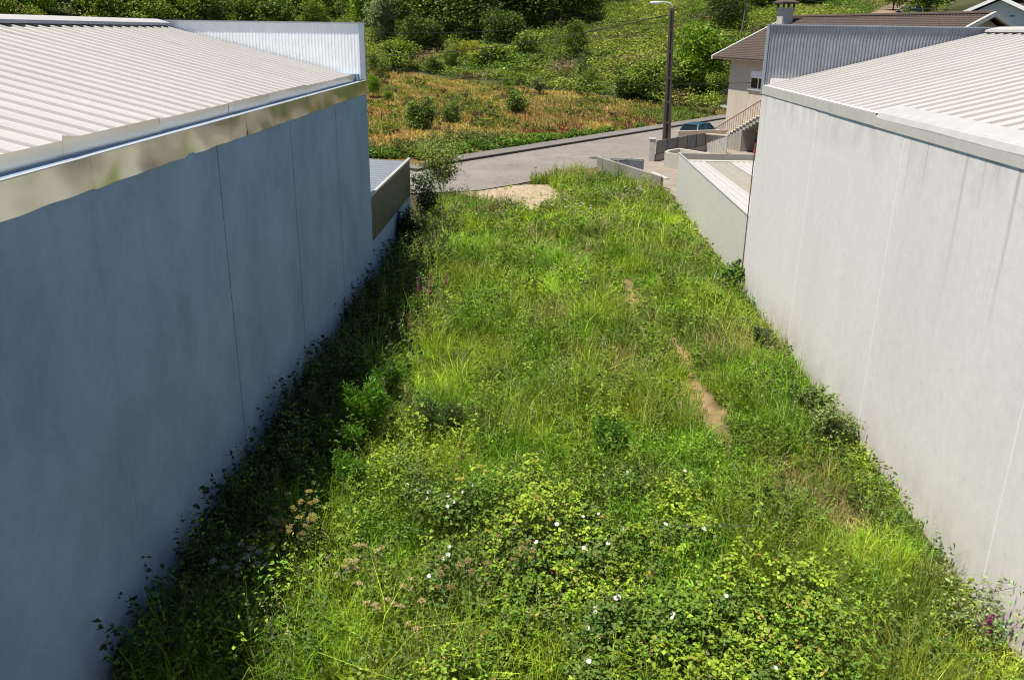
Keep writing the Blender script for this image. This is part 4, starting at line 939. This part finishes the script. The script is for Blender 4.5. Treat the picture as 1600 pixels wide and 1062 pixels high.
for a in [(655, 470, 1.25, 'foxglove with bright magenta spike on the shade edge among browned spikes'), (641, 462, 1.05, 'browned foxglove spike left of the bright magenta one', (.22, .07, .09)), (668, 470, 1.35, 'foxglove with dull rose spike right of the bright magenta one', (.30, .07, .13), .12),
          (688, 452, 1.0, 'foxglove leaning right with a pink tip', (.40, .08, .25), .25), (540, 500, 1.1, 'dark red foxglove against the shaded concrete panels', (.18, .03, .06)), (535, 622, 1.3, 'seeded foxglove spike in deep shade by the wall', (.14, .06, .06)), (586, 475, .95, 'small foxglove with purple tip at the warehouse corner', (.40, .05, .26)),
          (721, 716, .75, 'short foxglove with pink bloom in the middle of the grass', (.45, .10, .25)), (463, 668, 1.2, 'foxglove with purple buds standing close to the shaded wall', (.20, .05, .12)), (600, 630, 1.1, 'thin foxglove rising from the feathery fennel', (.32, .08, .15)), (1533, 975, .72, 'foxglove with magenta spike against the sunlit wall at bottom right', (.42, .05, .35), .1)]:
    foxglove(*a)
def fennel(px, py, hgt, rad, lab, col=(.135, .27, .030), n=4600):
    p = lotp(px, py, hgt * .5); R_ = empty('fennel', p, lab, 'fennel', 'feathery fennel plants'); B = Bits(); st = []
    for k in range(9):
        a = rb.uniform(0, 6.28); q = rb.uniform(.2, 1) ** .6; tip = p + [rad * q * math.cos(a), rad * q * math.sin(a), hgt * rb.uniform(.65, 1.05)]; st.append([p, (p + tip) / 2 + [0, 0, hgt * .12], tip])
        m = n // 9; t = rb.uniform(.3, 1.02, m)[:, None]; base = p * (1 - t) ** 2 + 2 * (1 - t) * t * ((p + tip) / 2 + [0, 0, hgt * .2]) + tip * t * t
        base = base + rb.normal(0, .085, (m, 3)) * [1, 1, .8]; D = rdir(m, rb, -.2, .9); 
        B.add(leaves(base, D, .12 * rb.uniform(.6, 1.3, m), .0036, vary(col, m, .25, rb), rb))
    B.obj('fronds', M['leaf'], R_); tubes_bits(st, .012, (.10, .16, .04)).obj('stems', M['leaf'], R_)
fennel(572, 660, 1.35, .50, 'tall bright fennel plume at the edge of the left shade', n=5200); fennel(530, 700, 1.0, .45, 'lower fennel leaning into the shade in front of the tall plume', n=3600); fennel(545, 755, .85, .35, 'small fennel below the tall plume beside the bindweed row', n=2400)
fennel(600, 615, 1.0, .45, 'dark fennel behind the tall plume', (.10, .21, .03), 4000); fennel(640, 500, .9, .4, 'fennel tuft on the shade edge under the foxgloves', (.11, .23, .03), 3600)
fennel(690, 665, .8, .45, 'greyish feathery fennel in the middle grass', (.13, .20, .06), 3600); fennel(950, 705, .75, .4, 'soft green fennel clump right of centre near the footpath', (.11, .24, .03), 3600); fennel(650, 365, .9, .5, 'bushy fennel by the lean-to in the sun', (.14, .26, .03), 3600)
def umbels(px, py, hgt, heads, rad, lab, col=(.38, .31, .10)):
    p = lotp(px, py, hgt * .8); R_ = empty('hogweed', p, lab, 'hogweed', 'umbel-headed plants'); H_, F_ = [], Bits(); 
    for k in range(heads):
        a, q = rb.uniform(0, 6.28), rad * math.sqrt(rb.uniform(0, 1)); tip = p + [q * math.cos(a), q * math.sin(a), hgt * rb.uniform(.75, 1.1)]; mid = p + (tip - p) * [.35, .35, .55]; H_.append([p, mid, tip])
        rr = rb.uniform(.028, .055)
        for j in range(14):
            aa, qq = rb.uniform(0, 6.28), rr * math.sqrt(rb.uniform(0, 1)); e = tip + [qq * math.cos(aa), qq * math.sin(aa), .045 - qq * .25]; H_.append([tip, e]); m = 9
            F_.add(leaves(e + rb.normal(0, .009, (m, 3)), rdir(m, rb, -.1, .9), .018, .007, vary(np.array(col), m, .25, rb), rb))
    tubes_bits(H_, .006, (.16, .16, .06), 4).obj('stems', M['leaf'], R_); F_.obj('flower_heads', M['petal'], R_)
    n = 160; Bits().add(leaves(p + rb.normal(0, rad * .7, (n, 3)) * [1, 1, 0] + np.stack([np.zeros(n), np.zeros(n), rb.uniform(.1, .8, n) * hgt], 1), rdir(n, rb), .11, .03, vary((.085, .13, .025), n, .25, rb), rb)).obj('leaves', M['leaf'], R_)
umbels(462, 822, 1.15, 20, .42, 'ochre umbel heads of hogweed catching sun at the shade edge'); umbels(440, 850, 1.0, 16, .45, 'duller hogweed umbels half in shade below the ochre ones', (.30, .24, .10)); umbels(372, 890, .9, 14, .4, 'pale grey umbels of hogweed in the deep shade at lower left', (.42, .45, .38))
umbels(560, 890, .95, 12, .4, 'cream umbels of hogweed in the sunny foreground grass', (.48, .42, .2)); umbels(715, 905, .9, 12, .4, 'brown dried hogweed heads left of the brambles', (.30, .245, .10)); umbels(632, 440, 1.0, 11, .35, 'yellow umbels of hogweed in front of the dark wall foot', (.45, .34, .06))
umbels(800, 880, .95, 10, .5, 'rusty dried hogweed heads behind the bramble thicket', (.32, .25, .10)); umbels(620, 960, .85, 14, .6, 'straw coloured hogweed heads low in the left foreground', (.48, .40, .2))
umbels(985, 300, .7, 26, 1.6, 'white flowering wild carrot on the sunny bank by the drive wall', (.75, .75, .65)); umbels(890, 330, .7, 18, 1.2, 'white wild carrot heads beside the dirt apron', (.75, .75, .65))
def lot_shrub(p, hgt, rad, n, lab, col, leaf=.07, lw=.028, open_=.5, name='shrub', stemsn=9, lean=(0, 0)):
    R_ = empty(name, p, lab, 'shrub'); st = []; L = Bits()
    for k in range(stemsn):
        a = rb.uniform(0, 6.28); q = rad * rb.uniform(.3, 1); tip = p + [q * math.cos(a) + lean[0], q * math.sin(a) + lean[1], hgt * rb.uniform(.6, 1.05)]; mid = p + (tip - p) * [.35, .35, .6]; st.append([p + rb.normal(0, .05, 3) * [1, 1, 0], mid, tip])
        for s_ in range(4):
            f = rb.uniform(.4, .95); b0 = p * (1 - f) ** 2 + 2 * f * (1 - f) * mid + tip * f * f; e = b0 + rdir(1, rb, 0, .8)[0] * hgt * .22; st.append([b0, e]); m = n // (stemsn * 5); t = rb.uniform(0.1, 1.1, m)[:, None]
            L.add(leaves(b0 + (e - b0) * t + rb.normal(0, open_ * .08 * hgt, (m, 3)), rdir(m, rb, -.3, .7), leaf * rb.uniform(.6, 1.3, m), lw, vary(col, m, .25, rb), rb))
        m = n // (stemsn * 5); f = rb.uniform(.35, 1, m)[:, None]; L.add(leaves(p * (1 - f) ** 2 + 2 * f * (1 - f) * mid + tip * f * f + rb.normal(0, open_ * .06 * hgt, (m, 3)), rdir(m, rb, -.3, .7), leaf, lw, vary(col, m, .25, rb), rb))
    tubes_bits(st, .009 if leaf > .08 else .0055, (.14, .11, .07)).obj('branches', M['bark'], R_); L.obj('foliage', M['leaf'], R_); return R_
q = plane_z(672, 316); lot_shrub(np.array([-4.9, 43.2, .05]), 3.0, 1.3, 4200, 'airy tall shrub with olive leaves beside the road at the lean-to end', (.20, .24, .05), .11, .036, .8, stemsn=13)
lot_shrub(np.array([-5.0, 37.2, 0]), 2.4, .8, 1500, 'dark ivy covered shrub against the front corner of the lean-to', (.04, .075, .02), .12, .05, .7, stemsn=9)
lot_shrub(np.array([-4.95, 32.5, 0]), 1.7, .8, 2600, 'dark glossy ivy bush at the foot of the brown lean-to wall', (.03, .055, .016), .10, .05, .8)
lot_shrub(np.array([6.1, 16.3, .05]), 1.05, .55, 1500, 'leafy grey-green sapling leaning on the sunlit wall beside its own shadow', (.17, .21, .07), .075, .026, .7, lean=(.12, 0))
lot_shrub(np.array([6.1, 17.8, .05]), .85, .5, 1200, 'low dense green bush against the sunlit wall beyond the sapling', (.10, .15, .035), .08, .028, .7)
lot_shrub(np.array([6.05, 21.9, .05]), .95, .28, 380, 'single upright dark weed standing against the sunlit wall', (.07, .10, .04), .09, .025, .5, stemsn=4)
lot_shrub(np.array([6.35, 28.2, .0]), .9, .6, 1500, 'bright green climber at the foot of the rusty downpipe', (.11, .19, .03), .10, .045, .7)
lot_shrub(np.array([6.3, 10.3, .0]), 1.25, .75, 520, 'thin grey-green sprigs against the pale wall at bottom right', (.24, .29, .12), .075, .022, .7, stemsn=10)
lot_shrub(np.array([-4.7, 15.9, .0]), 1.5, .5, 160, 'bare twiggy dead shrub close to the shaded wall', (.08, .06, .04), .05, .01, .9, stemsn=9)
lot_shrub(np.array([4.0, 13.6, .0]), .5, .55, 900, 'broad-leaved dock clump in the short grass on the right', (.13, .20, .03), .15, .035, .5)
# fallen bleached stalks
mb = MB()
for k in range(3): a = plane_z(1030 + rb.uniform(-20, 20), 828 + rb.uniform(-6, 8), .6); c = plane_z(1160 + rb.uniform(-30, 30), 828 + rb.uniform(-8, 8), .55); mb.tube([a, (a + c) / 2 + [0, 0, .06], c], .0025, 5)
o = mb.build('fallen_stalks', M['parapet_grey']); tag(o, 'bleached fallen stalks lying across the grass right of the brambles', 'stalks')

# ------------------------------------------------------------------ the meadow beyond the road
fieldg = Bits()
x, y = scatter(-34, 30, 57, 152, 7.5); s_, d_ = road_sd(x, y); dd = np.where(s_ < 0, np.minimum(d_, y - KY), d_); D0 = np.clip(33 - 1.95 * x, 6, 80)
k = (dd > 1.9) & (dd - 2 < D0 + 7 + 5 * (fbm(x / 4, y / 4, 7) - .5)) & (s_ < 48); x, y, dd, D0 = x[k], y[k], dd[k], D0[k]; per = 7
a = fbm(x / 6, y / 6, 141); b_ = fbm(x / 2.2, y / 2.2, 142); e_ = fbm(x / 5, y / 5, 146)
gold = np.array([.43, .26, .080]); pale = np.array([.50, .39, .105]); olive = np.array([.22, .25, .035]); rust_ = np.array([.22, .105, .045]); green = np.array([.10, .18, .022])
t = sstep(.35, .65, a)[:, None]; c = gold * t + pale * (1 - t); t = (sstep(.50, .62, .5 * b_ + .5 * fbm(x / 6, y / 6, 149)) * .9)[:, None]; c = c * (1 - t) + olive * t
t = (sstep(.52, .66, e_) * .7)[:, None]; c = c * (1 - t) + np.array([.25, .21, .045]) * t
nearr = sstep(11, 5, dd + 5 * (b_ - .5)); t = (nearr * sstep(.44, .56, fbm(x / 2.6, y / 2.6, 143)))[:, None]; c = c * (1 - t) + rust_ * t
gw = np.maximum(sstep(3.0, 2.1, dd + 1.0 * (b_ - .5) + .12 * np.clip(x + 1, 0, 20)), sstep(6, 3.5, dd + 3 * (b_ - .5)) * sstep(2, -8, x) * .8)
gw = np.maximum(gw, sstep(3.2, 2.0, np.hypot((x - 14.5) / 2.0, (y - 91) / 3)) * .9); t = gw[:, None]; c = c * (1 - t) + green * t
t = sstep(-3, 6, dd - 2 - D0 + 5 * (b_ - .5))[:, None]; c = c * (1 - t) + np.array([.12, .15, .03]) * t
h = (.12 + .32 * b_) * np.exp(rng.normal(0, .3, len(x))) * (1 + .5 * nearr); n = len(x)
X = np.repeat(x, per) + rng.normal(0, .16, n * per); Y = np.repeat(y, per) + rng.normal(0, .16, n * per); Hh = np.repeat(h, per) * rng.uniform(.5, 1.2, n * per); Cc = np.repeat(c, per, 0) * np.exp(rng.normal(0, .22, (n * per, 1)))
fieldg.add(blades(np.stack([X, Y, terrain(X, Y) - .03], 1), Hh, rng.gamma(2, .25, n * per), .055 * rng.uniform(.6, 1.5, n * per), Cc * .85, np.clip(Cc * 1.15, 0, .9)))
o = fieldg.obj('dry_grass', M['grass']); tag(o, 'tall dry golden and rust coloured grass filling the meadow across the road', 'dry grass', kind='stuff')
vg = Bits(); x, y = scatter(-30, 16, 56, 92, 60); s_, d_ = road_sd(x, y); dd = np.where(s_ < 0, np.minimum(d_, y - KY), d_)
k = (dd > 1.8) & (dd < 2.6 + 1.2 * fbm(x / 1.7, y / 1.7, 151) - .16 * np.clip(x, 0, 8) + 7.0 * sstep(1, -6, x) * np.clip(fbm(x / 1.6, y / 1.6, 9) - .2, 0, 1)) & (fbm(x / .8, y / .8, 152) > .36) & (s_ < 46); x, y = x[k], y[k]
hh = (.10 + .55 * fbm(x / .9, y / .9, 153) ** 1.5) * (1 + .6 * sstep(0, -6, x)); n = len(x); tone = fbm(x / 2, y / 2, 155)[:, None]; base = np.array([.135, .25, .025]) * tone + np.array([.085, .115, .025]) * (1 - tone * .6)
deep = sstep(2.8, 4.0, dd[k])[:, None]; base = base * (1 - .5 * deep) + np.array([.13, .10, .04]) * .5 * deep
vg.add(stems(x, y, hh * 1.3, 9, .16, .05, base * np.exp(rng.normal(0, .2, (n, 1)))))
o = vg.obj('verge_weeds', M['leaf']); tag(o, 'low bright green weeds along the back of the pavement', 'weeds', kind='stuff')

# tussocks, docks and young scrub scattered in the dry meadow
mw = Bits(); x, y = scatter(-32, 28, 58, 135, 1.6); s_, d_ = road_sd(x, y); dd = np.where(s_ < 0, np.minimum(d_, y - KY), d_); D0 = np.clip(33 - 1.95 * x, 6, 80)
k = (dd > 2.4) & (dd - 2 < D0 + 4) & (s_ < 47) & (fbm(x / 2.4, y / 2.4, 191) + .25 * (fbm(x / 8, y / 8, 192) - .5) > .59); x, y = x[k], y[k]; n = len(x)
pal = np.array([(.15, .20, .03), (.11, .16, .028), (.22, .25, .04), (.13, .09, .05)])[rng.integers(0, 4, n)]
mw.add(stems(x, y, rng.uniform(.25, .75, n), 22, .20, .055, pal))
x2 = np.repeat(x, 3) + rng.normal(0, .25, 3 * n); y2 = np.repeat(y, 3) + rng.normal(0, .25, 3 * n); mw.add(stems(x2, y2, rng.uniform(.15, .5, 3 * n), 14, .18, .05, np.repeat(pal, 3, 0)))
x, y = scatter(-25, 20, 62, 110, .09); s_, d_ = road_sd(x, y); k = (d_ > 3) & (d_ - 2 < np.clip(33 - 1.95 * x, 6, 80)) & (s_ < 45); x, y = x[k], y[k]; n = len(x)
mw.add(blades(np.stack([x, y, terrain(x, y)], 1), rng.uniform(.7, 1.5, n), rng.uniform(0, .15, n), np.full(n, .07), vary((.09, .05, .03), n), vary((.11, .06, .04), n)))
o = mw.obj('meadow_weeds', M['leaf']); tag(o, 'olive tussocks and brown dock stalks dotted through the dry meadow', 'weeds', kind='stuff')

# hillside undergrowth
hu = Bits()
x, y = scatter(-70, 75, 84, 235, 3.4); s_, d_ = road_sd(x, y); D0 = np.clip(33 - 1.95 * x, 6, 80); q = d_ - 2 - D0 + 8 * (fbm(x / 4, y / 4, 7) - .5)
k = ((q > 0) | (s_ > 50)) & (d_ > -40) & ~((np.abs(x - (45.5 + (y - 130) * .44)) < 2.8) & (x > 30)) & (rng.random(len(x)) < np.clip(170 / y - .35, .25, 1)); x, y, q = x[k], y[k], q[k]
ang_ok = (np.abs(x / y) < .75); x, y, q = x[ang_ok], y[ang_ok], q[ang_ok]
mo = fbm(x / 6, y / 6, 161); mo2 = fbm(x / 2.1, y / 2.1, 162); hh = .12 + 3.6 * np.clip(mo - .36, 0, 1) + 2.6 * np.clip(mo2 - .42, 0, 1); n = len(x); per = 15
tone = fbm(x / 9, y / 9, 163)[:, None]; tt = sstep(.4, .62, tone); base = np.array([.125, .195, .028]) * (1 - tt) + np.array([.235, .28, .045]) * tt
brn = (sstep(.66, .74, fbm(x / 5, y / 5, 165)) * .8)[:, None]
for (bx, by, br_) in ((1105, 72, 3.2), (880, 112, 2.6), (1062, 150, 2.2), (665, 90, 3.0)):
    p_ = hit(bx, by); brn = np.maximum(brn, (sstep(1.2, .5, np.hypot((x - p_[0]) / br_, (y - p_[1]) / (br_ * 1.6))) * .85)[:, None])
base = base * (1 - brn) + np.array([.20, .135, .085]) * brn
base = base * np.exp(rng.normal(0, .22, (n, 1))); lift = rng.random((n, per)) ** .6
P = np.stack([np.repeat(x, per) + rng.normal(0, .42, n * per), np.repeat(y, per) + rng.normal(0, .42, n * per), (terrain(x, y)[:, None] + hh[:, None] * lift).ravel()], 1)
hu.add(leaves(P, rdir(n * per, zmin=-.3, zmax=.7), .30 * rng.uniform(.5, 1.4, n * per), .10 * rng.uniform(.6, 1.3, n * per), np.repeat(base, per, 0) * np.exp(rng.normal(0, .2, (n * per, 1)))))
o = hu.obj('undergrowth', M['leaf']); tag(o, 'green tangle of brambles and ferns covering the hillside', 'undergrowth', kind='stuff')

# ------------------------------------------------------------------ trees and bushes
def crown_bits(r, n, lobes, col, leaf, rx=.5, zc=.55, rz=.45, lobe_r=.24, flat=0., cv=.22):
    """unit crown (height 1, base at 0): leaves on and inside many lobes spread through an uneven volume"""
    B = Bits(); cen = []
    while len(cen) < lobes:
        p = r.uniform(-1, 1, 3)
        if np.linalg.norm(p) < 1 and np.linalg.norm(p) > .35 - flat: cen.append(p * [rx * .82, rx * .82, rz * .85] + [0, 0, zc])
    m = n // lobes
    for c in cen:
        lr = lobe_r * r.uniform(.55, 1.25); D = rdir(m, r, -1, 1); rad = lr * (1 - .55 * r.random(m) ** 2)[:, None]
        P = np.array(c) + D * rad * [1.05, 1.05, .8] + r.normal(0, lr * .10, (m, 3)); P[:, 2] = np.abs(P[:, 2]) * .98 + .01
        tone = np.exp(r.normal(0, cv)); cc = np.clip(vary(np.array(col) * tone, m, .2, r, .06), 0, .8)
        B.add(leaves(P, unit(D * .6 + rdir(m, r, -.5, .6)), leaf * r.uniform(.6, 1.4, m), leaf * .38 * r.uniform(.7, 1.3, m), cc, r))
    return B
def trunk_bits(r, hgt, rad, n=7, top=.75):
    st = [[(0, 0, -.06), (r.normal(0, .02), r.normal(0, .02), hgt * .5), (r.normal(0, .04), r.normal(0, .04), hgt)]]
    for k in range(n): a = r.uniform(0, 6.28); z = r.uniform(.3, 1) * hgt; st.append([(0, 0, z), (.15 * math.cos(a), .15 * math.sin(a), z + .1), (.33 * math.cos(a), .33 * math.sin(a), z + r.uniform(.15, .3))])
    return tubes_bits(st, rad, (.13, .10, .08), 6)
KINDS = dict(
    dark=dict(col=(.075, .12, .022), n=7000, lobes=34, leaf=.042), mid=dict(col=(.125, .19, .028), n=6500, lobes=30, leaf=.044), bright=dict(col=(.17, .28, .022), n=6000, lobes=28, leaf=.05),
    olive=dict(col=(.16, .21, .036), n=6000, lobes=26, leaf=.045), pale=dict(col=(.20, .26, .11), n=6000, lobes=28, leaf=.05),
    bush=dict(col=(.135, .19, .036), n=3600, lobes=22, leaf=.062, rx=.55, zc=.48, rz=.46, lobe_r=.22), scrub=dict(col=(.19, .25, .038), n=3200, lobes=20, leaf=.06, rx=.6, zc=.42, rz=.4, lobe_r=.22),
    thin=dict(col=(.11, .15, .05), n=1100, lobes=14, leaf=.06, rx=.3, zc=.55, rz=.45, lobe_r=.16), broom=dict(col=(.36, .33, .03), n=2200, lobes=16, leaf=.05, rx=.6, zc=.45, rz=.4, lobe_r=.2))
PROTO = {}
def proto(kind):
    if kind not in PROTO:
        r = np.random.default_rng(300 + len(PROTO)); kw = dict(KINDS[kind])
        PROTO[kind] = (crown_bits(r, **kw).mesh(kind + '_crown'), trunk_bits(r, .5, .03).mesh(kind + '_trunk'))
        PROTO[kind][0].materials.append(M['leaf']); PROTO[kind][1].materials.append(M['bark'])
    return PROTO[kind]
TREES = [  # px, base py, width px, height px, kind, name, label
 (705, 192, 34, 40, 'bush', 'bush', 'small rounded dark bush, middle one of three in the dry meadow'),
 (655, 202, 48, 52, 'bush', 'bush', 'loose sprawling bush, left of the small rounded one in the meadow'),
 (808, 178, 40, 42, 'bush', 'bush', 'rounded olive bush with dark base on the right of the dry meadow'),
 (584, 153, 18, 30, 'bright', 'bush', 'upright green bush touching the corner of the shaded warehouse'),
 (606, 158, 14, 14, 'bright', 'bush', 'tiny bright green sapling in gold grass near the shaded warehouse'),
 (678, 114, 36, 26, 'bush', 'bush', 'low dark twin bush at the far edge of the meadow'),
 (706, 105, 22, 30, 'olive', 'bush', 'narrow dark bush right of the low twin bush at the meadow edge'),
 (622, 112, 70, 50, 'scrub', 'bush', 'pale green scrub clump at the meadow edge behind the warehouse corner'),
 (592, 124, 30, 36, 'olive', 'bush', 'dull brownish bush just right of the white parapet corner'),
 (770, 102, 70, 34, 'scrub', 'bush', 'wide yellow-green bush at the far end of the meadow'),
 (832, 106, 30, 20, 'bush', 'bush', 'small bush hanging over the top edge of the gold grass'),
 (733, 121, 28, 12, 'scrub', 'bush', 'flat grey-green bramble patch in the back of the meadow'),
 (795, 136, 26, 16, 'scrub', 'bush', 'flat green tussock in the middle of the dry meadow'),
 (814, 132, 17, 15, 'bright', 'bush', 'bright little bush beside the flat green tussock'),
 (843, 148, 18, 26, 'thin', 'bush', 'thin see-through sapling right of the bright little bush'),
 (920, 142, 26, 32, 'olive', 'bush', 'narrow green bush with a wispy top left of the lamp column'),
 (914, 132, 22, 44, 'thin', 'sapling', 'wispy sapling rising over the narrow green bush'),
 (985, 156, 62, 52, 'bush', 'bush', 'broad dark rounded bush at the meadow corner left of the lamp column'),
 (1022, 160, 70, 66, 'olive', 'bush', 'paler tall bush with a dead stem directly behind the lamp column'),
 (1062, 152, 50, 40, 'mid', 'bush', 'mid green bush between the lamp column and the vivid tree'),
 (1091, 148, 74, 88, 'bright', 'tree', 'vivid yellow-green round tree left of the beige house'),
 (1120, 156, 40, 44, 'scrub', 'bush', 'tangled brown-green scrub at the left corner of the house'),
 (720, 88, 30, 22, 'broom', 'bush', 'yellow flowering broom left of the tall dark shrub'),
 (748, 92, 40, 26, 'broom', 'bush', 'second yellow flowering broom beside the tall dark shrub'),
 (790, 84, 62, 60, 'dark', 'tree', 'tall dark shrub in front of the wood above the meadow'),
 (820, 96, 48, 50, 'scrub', 'bush', 'light green scrub right of the tall dark shrub'),
 (900, 90, 36, 46, 'mid', 'tree', 'thin dark sapling on the green slope below the black-green grove'),
 (658, 78, 60, 44, 'dark', 'tree', 'black-shadowed low tree at the meadow back over a pile of grey brush'),
 (640, 62, 40, 44, 'scrub', 'tree', 'light yellow-green tree left of the black-shadowed one'),
 (604, 66, 46, 66, 'pale', 'tree', 'silvery leaved tree just beyond the white parapet corner'),
 (572, 42, 50, 60, 'bright', 'tree', 'bright leafy tree rising behind the white parapet end'),
 (668, 56, 90, 84, 'mid', 'tree', 'big rounded tree in the middle of the wood'),
 (742, 62, 90, 84, 'dark', 'tree', 'big dark tree right of the big rounded one in the wood'),
 (800, 48, 90, 80, 'dark', 'tree', 'very dark crown at the right side of the wood'),
 (856, 44, 90, 78, 'dark', 'tree', 'broad black-green crown where the wood meets the green slope'),
 (905, 38, 62, 60, 'dark', 'tree', 'dark crown at the outer end of the wood over the slope'),
 (1133, 44, 52, 54, 'dark', 'tree', 'dark rounded tree on the slope left of the timber pole'),
 (1085, 12, 70, 40, 'dark', 'tree', 'dark tree crown at the top right of the lamp head'),
 (960, 12, 60, 26, 'mid', 'bush', 'green bush mound at the top of the slope left of the lamp head'),
 (1090, 58, 44, 22, 'bush', 'bush', 'ivy mound beside the brown bramble patch on the slope'),
 (1190, 20, 60, 36, 'mid', 'tree', 'green tree behind the house chimney'),
 (1268, 14, 80, 34, 'scrub', 'tree', 'bushy green tree over the tiled roof left of the dirt track'),
 (1395, 16, 36, 34, 'olive', 'tree', 'tree on the right bank of the dirt track by the black car'),
 (1450, 22, 60, 44, 'dark', 'tree', 'dark tree between the black car and the white house'),
 (1570, 8, 80, 30, 'bright', 'tree', 'green tree showing over the roof of the white house'),
]
rt = np.random.default_rng(77)
for (px, py, wpx, hpx, kind, nm, lab) in TREES:
    q = hit(px, py); q[2] = float(terrain(q[0], q[1])); D = np.linalg.norm(q - CAM_C); W, Hh = wpx / CAM_F * D * 1.1, hpx / CAM_F * D * 1.1
    cm, tm = proto(kind); rx = KINDS[kind].get('rx', .5) * 2.0
    R_ = bpy.data.objects.new(nm, None); COL.objects.link(R_); tag(R_, lab, 'tree' if nm == 'tree' else nm)
    R_.location = q; R_.scale = (W / rx, W / rx, Hh); R_.rotation_euler = (0, 0, rt.uniform(0, 6.28))
    for m_, pn in ((cm, 'crown'), (tm, 'trunk')):
        o = bpy.data.objects.new(pn, m_); COL.objects.link(o); o.parent = R_
# the wood behind reads as one mass
wood = Bits(); rw = np.random.default_rng(99); cols = [(.085, .135, .022), (.12, .18, .028), (.17, .215, .034), (.10, .155, .024), (.19, .225, .05), (.14, .23, .026)]
spots = []
for k in range(9000):
    x = rw.uniform(-150, 120); y = rw.uniform(105, 290); s1, d1 = road_sd(x, y)
    if abs(x / y) > .78: continue
    D0 = float(np.clip(33 - 1.95 * x, 6, 80)); q = d1 - 2 - D0
    onslope = (x > -2) and (q < 62 + 25 * vnoise(x / 14, y / 14, 4)) and y < 225
    if q < 9 or onslope: continue
    if abs(x - (45.5 + (y - 130) * .44)) < 6 and x > 30: continue
    if any((x - a[0]) ** 2 + (y - a[1]) ** 2 < (3.4 + .010 * y) ** 2 for a in spots): continue
    spots.append((x, y))
for (x, y) in spots:
    hgt = rw.uniform(4.5, 9) * (1 + .2 * (y > 170)); w = hgt * rw.uniform(.7, 1.15); c = np.array(cols[rw.integers(0, len(cols))]); n = int(np.clip(2600 * (130 / y) ** 1.2, 700, 2600))
    V, T, C = (lambda b_: (np.concatenate(b_.v), np.concatenate(b_.t), np.concatenate(b_.c)))(crown_bits(rw, n, 18, c, .062 * (y / 130) ** .5, rx=.5, zc=.52, rz=.47, lobe_r=.23))
    wood.add((V * [w, w, hgt] + [x, y, float(terrain(x, y))], T, C))
o = wood.obj('woodland', M['leaf']); tag(o, 'mixed green wood closing off the view behind the meadow and roofs', 'wood', kind='stuff')
print('woodland trees', len(spots), 'tris', sum(len(m.polygons) for m in bpy.data.meshes))
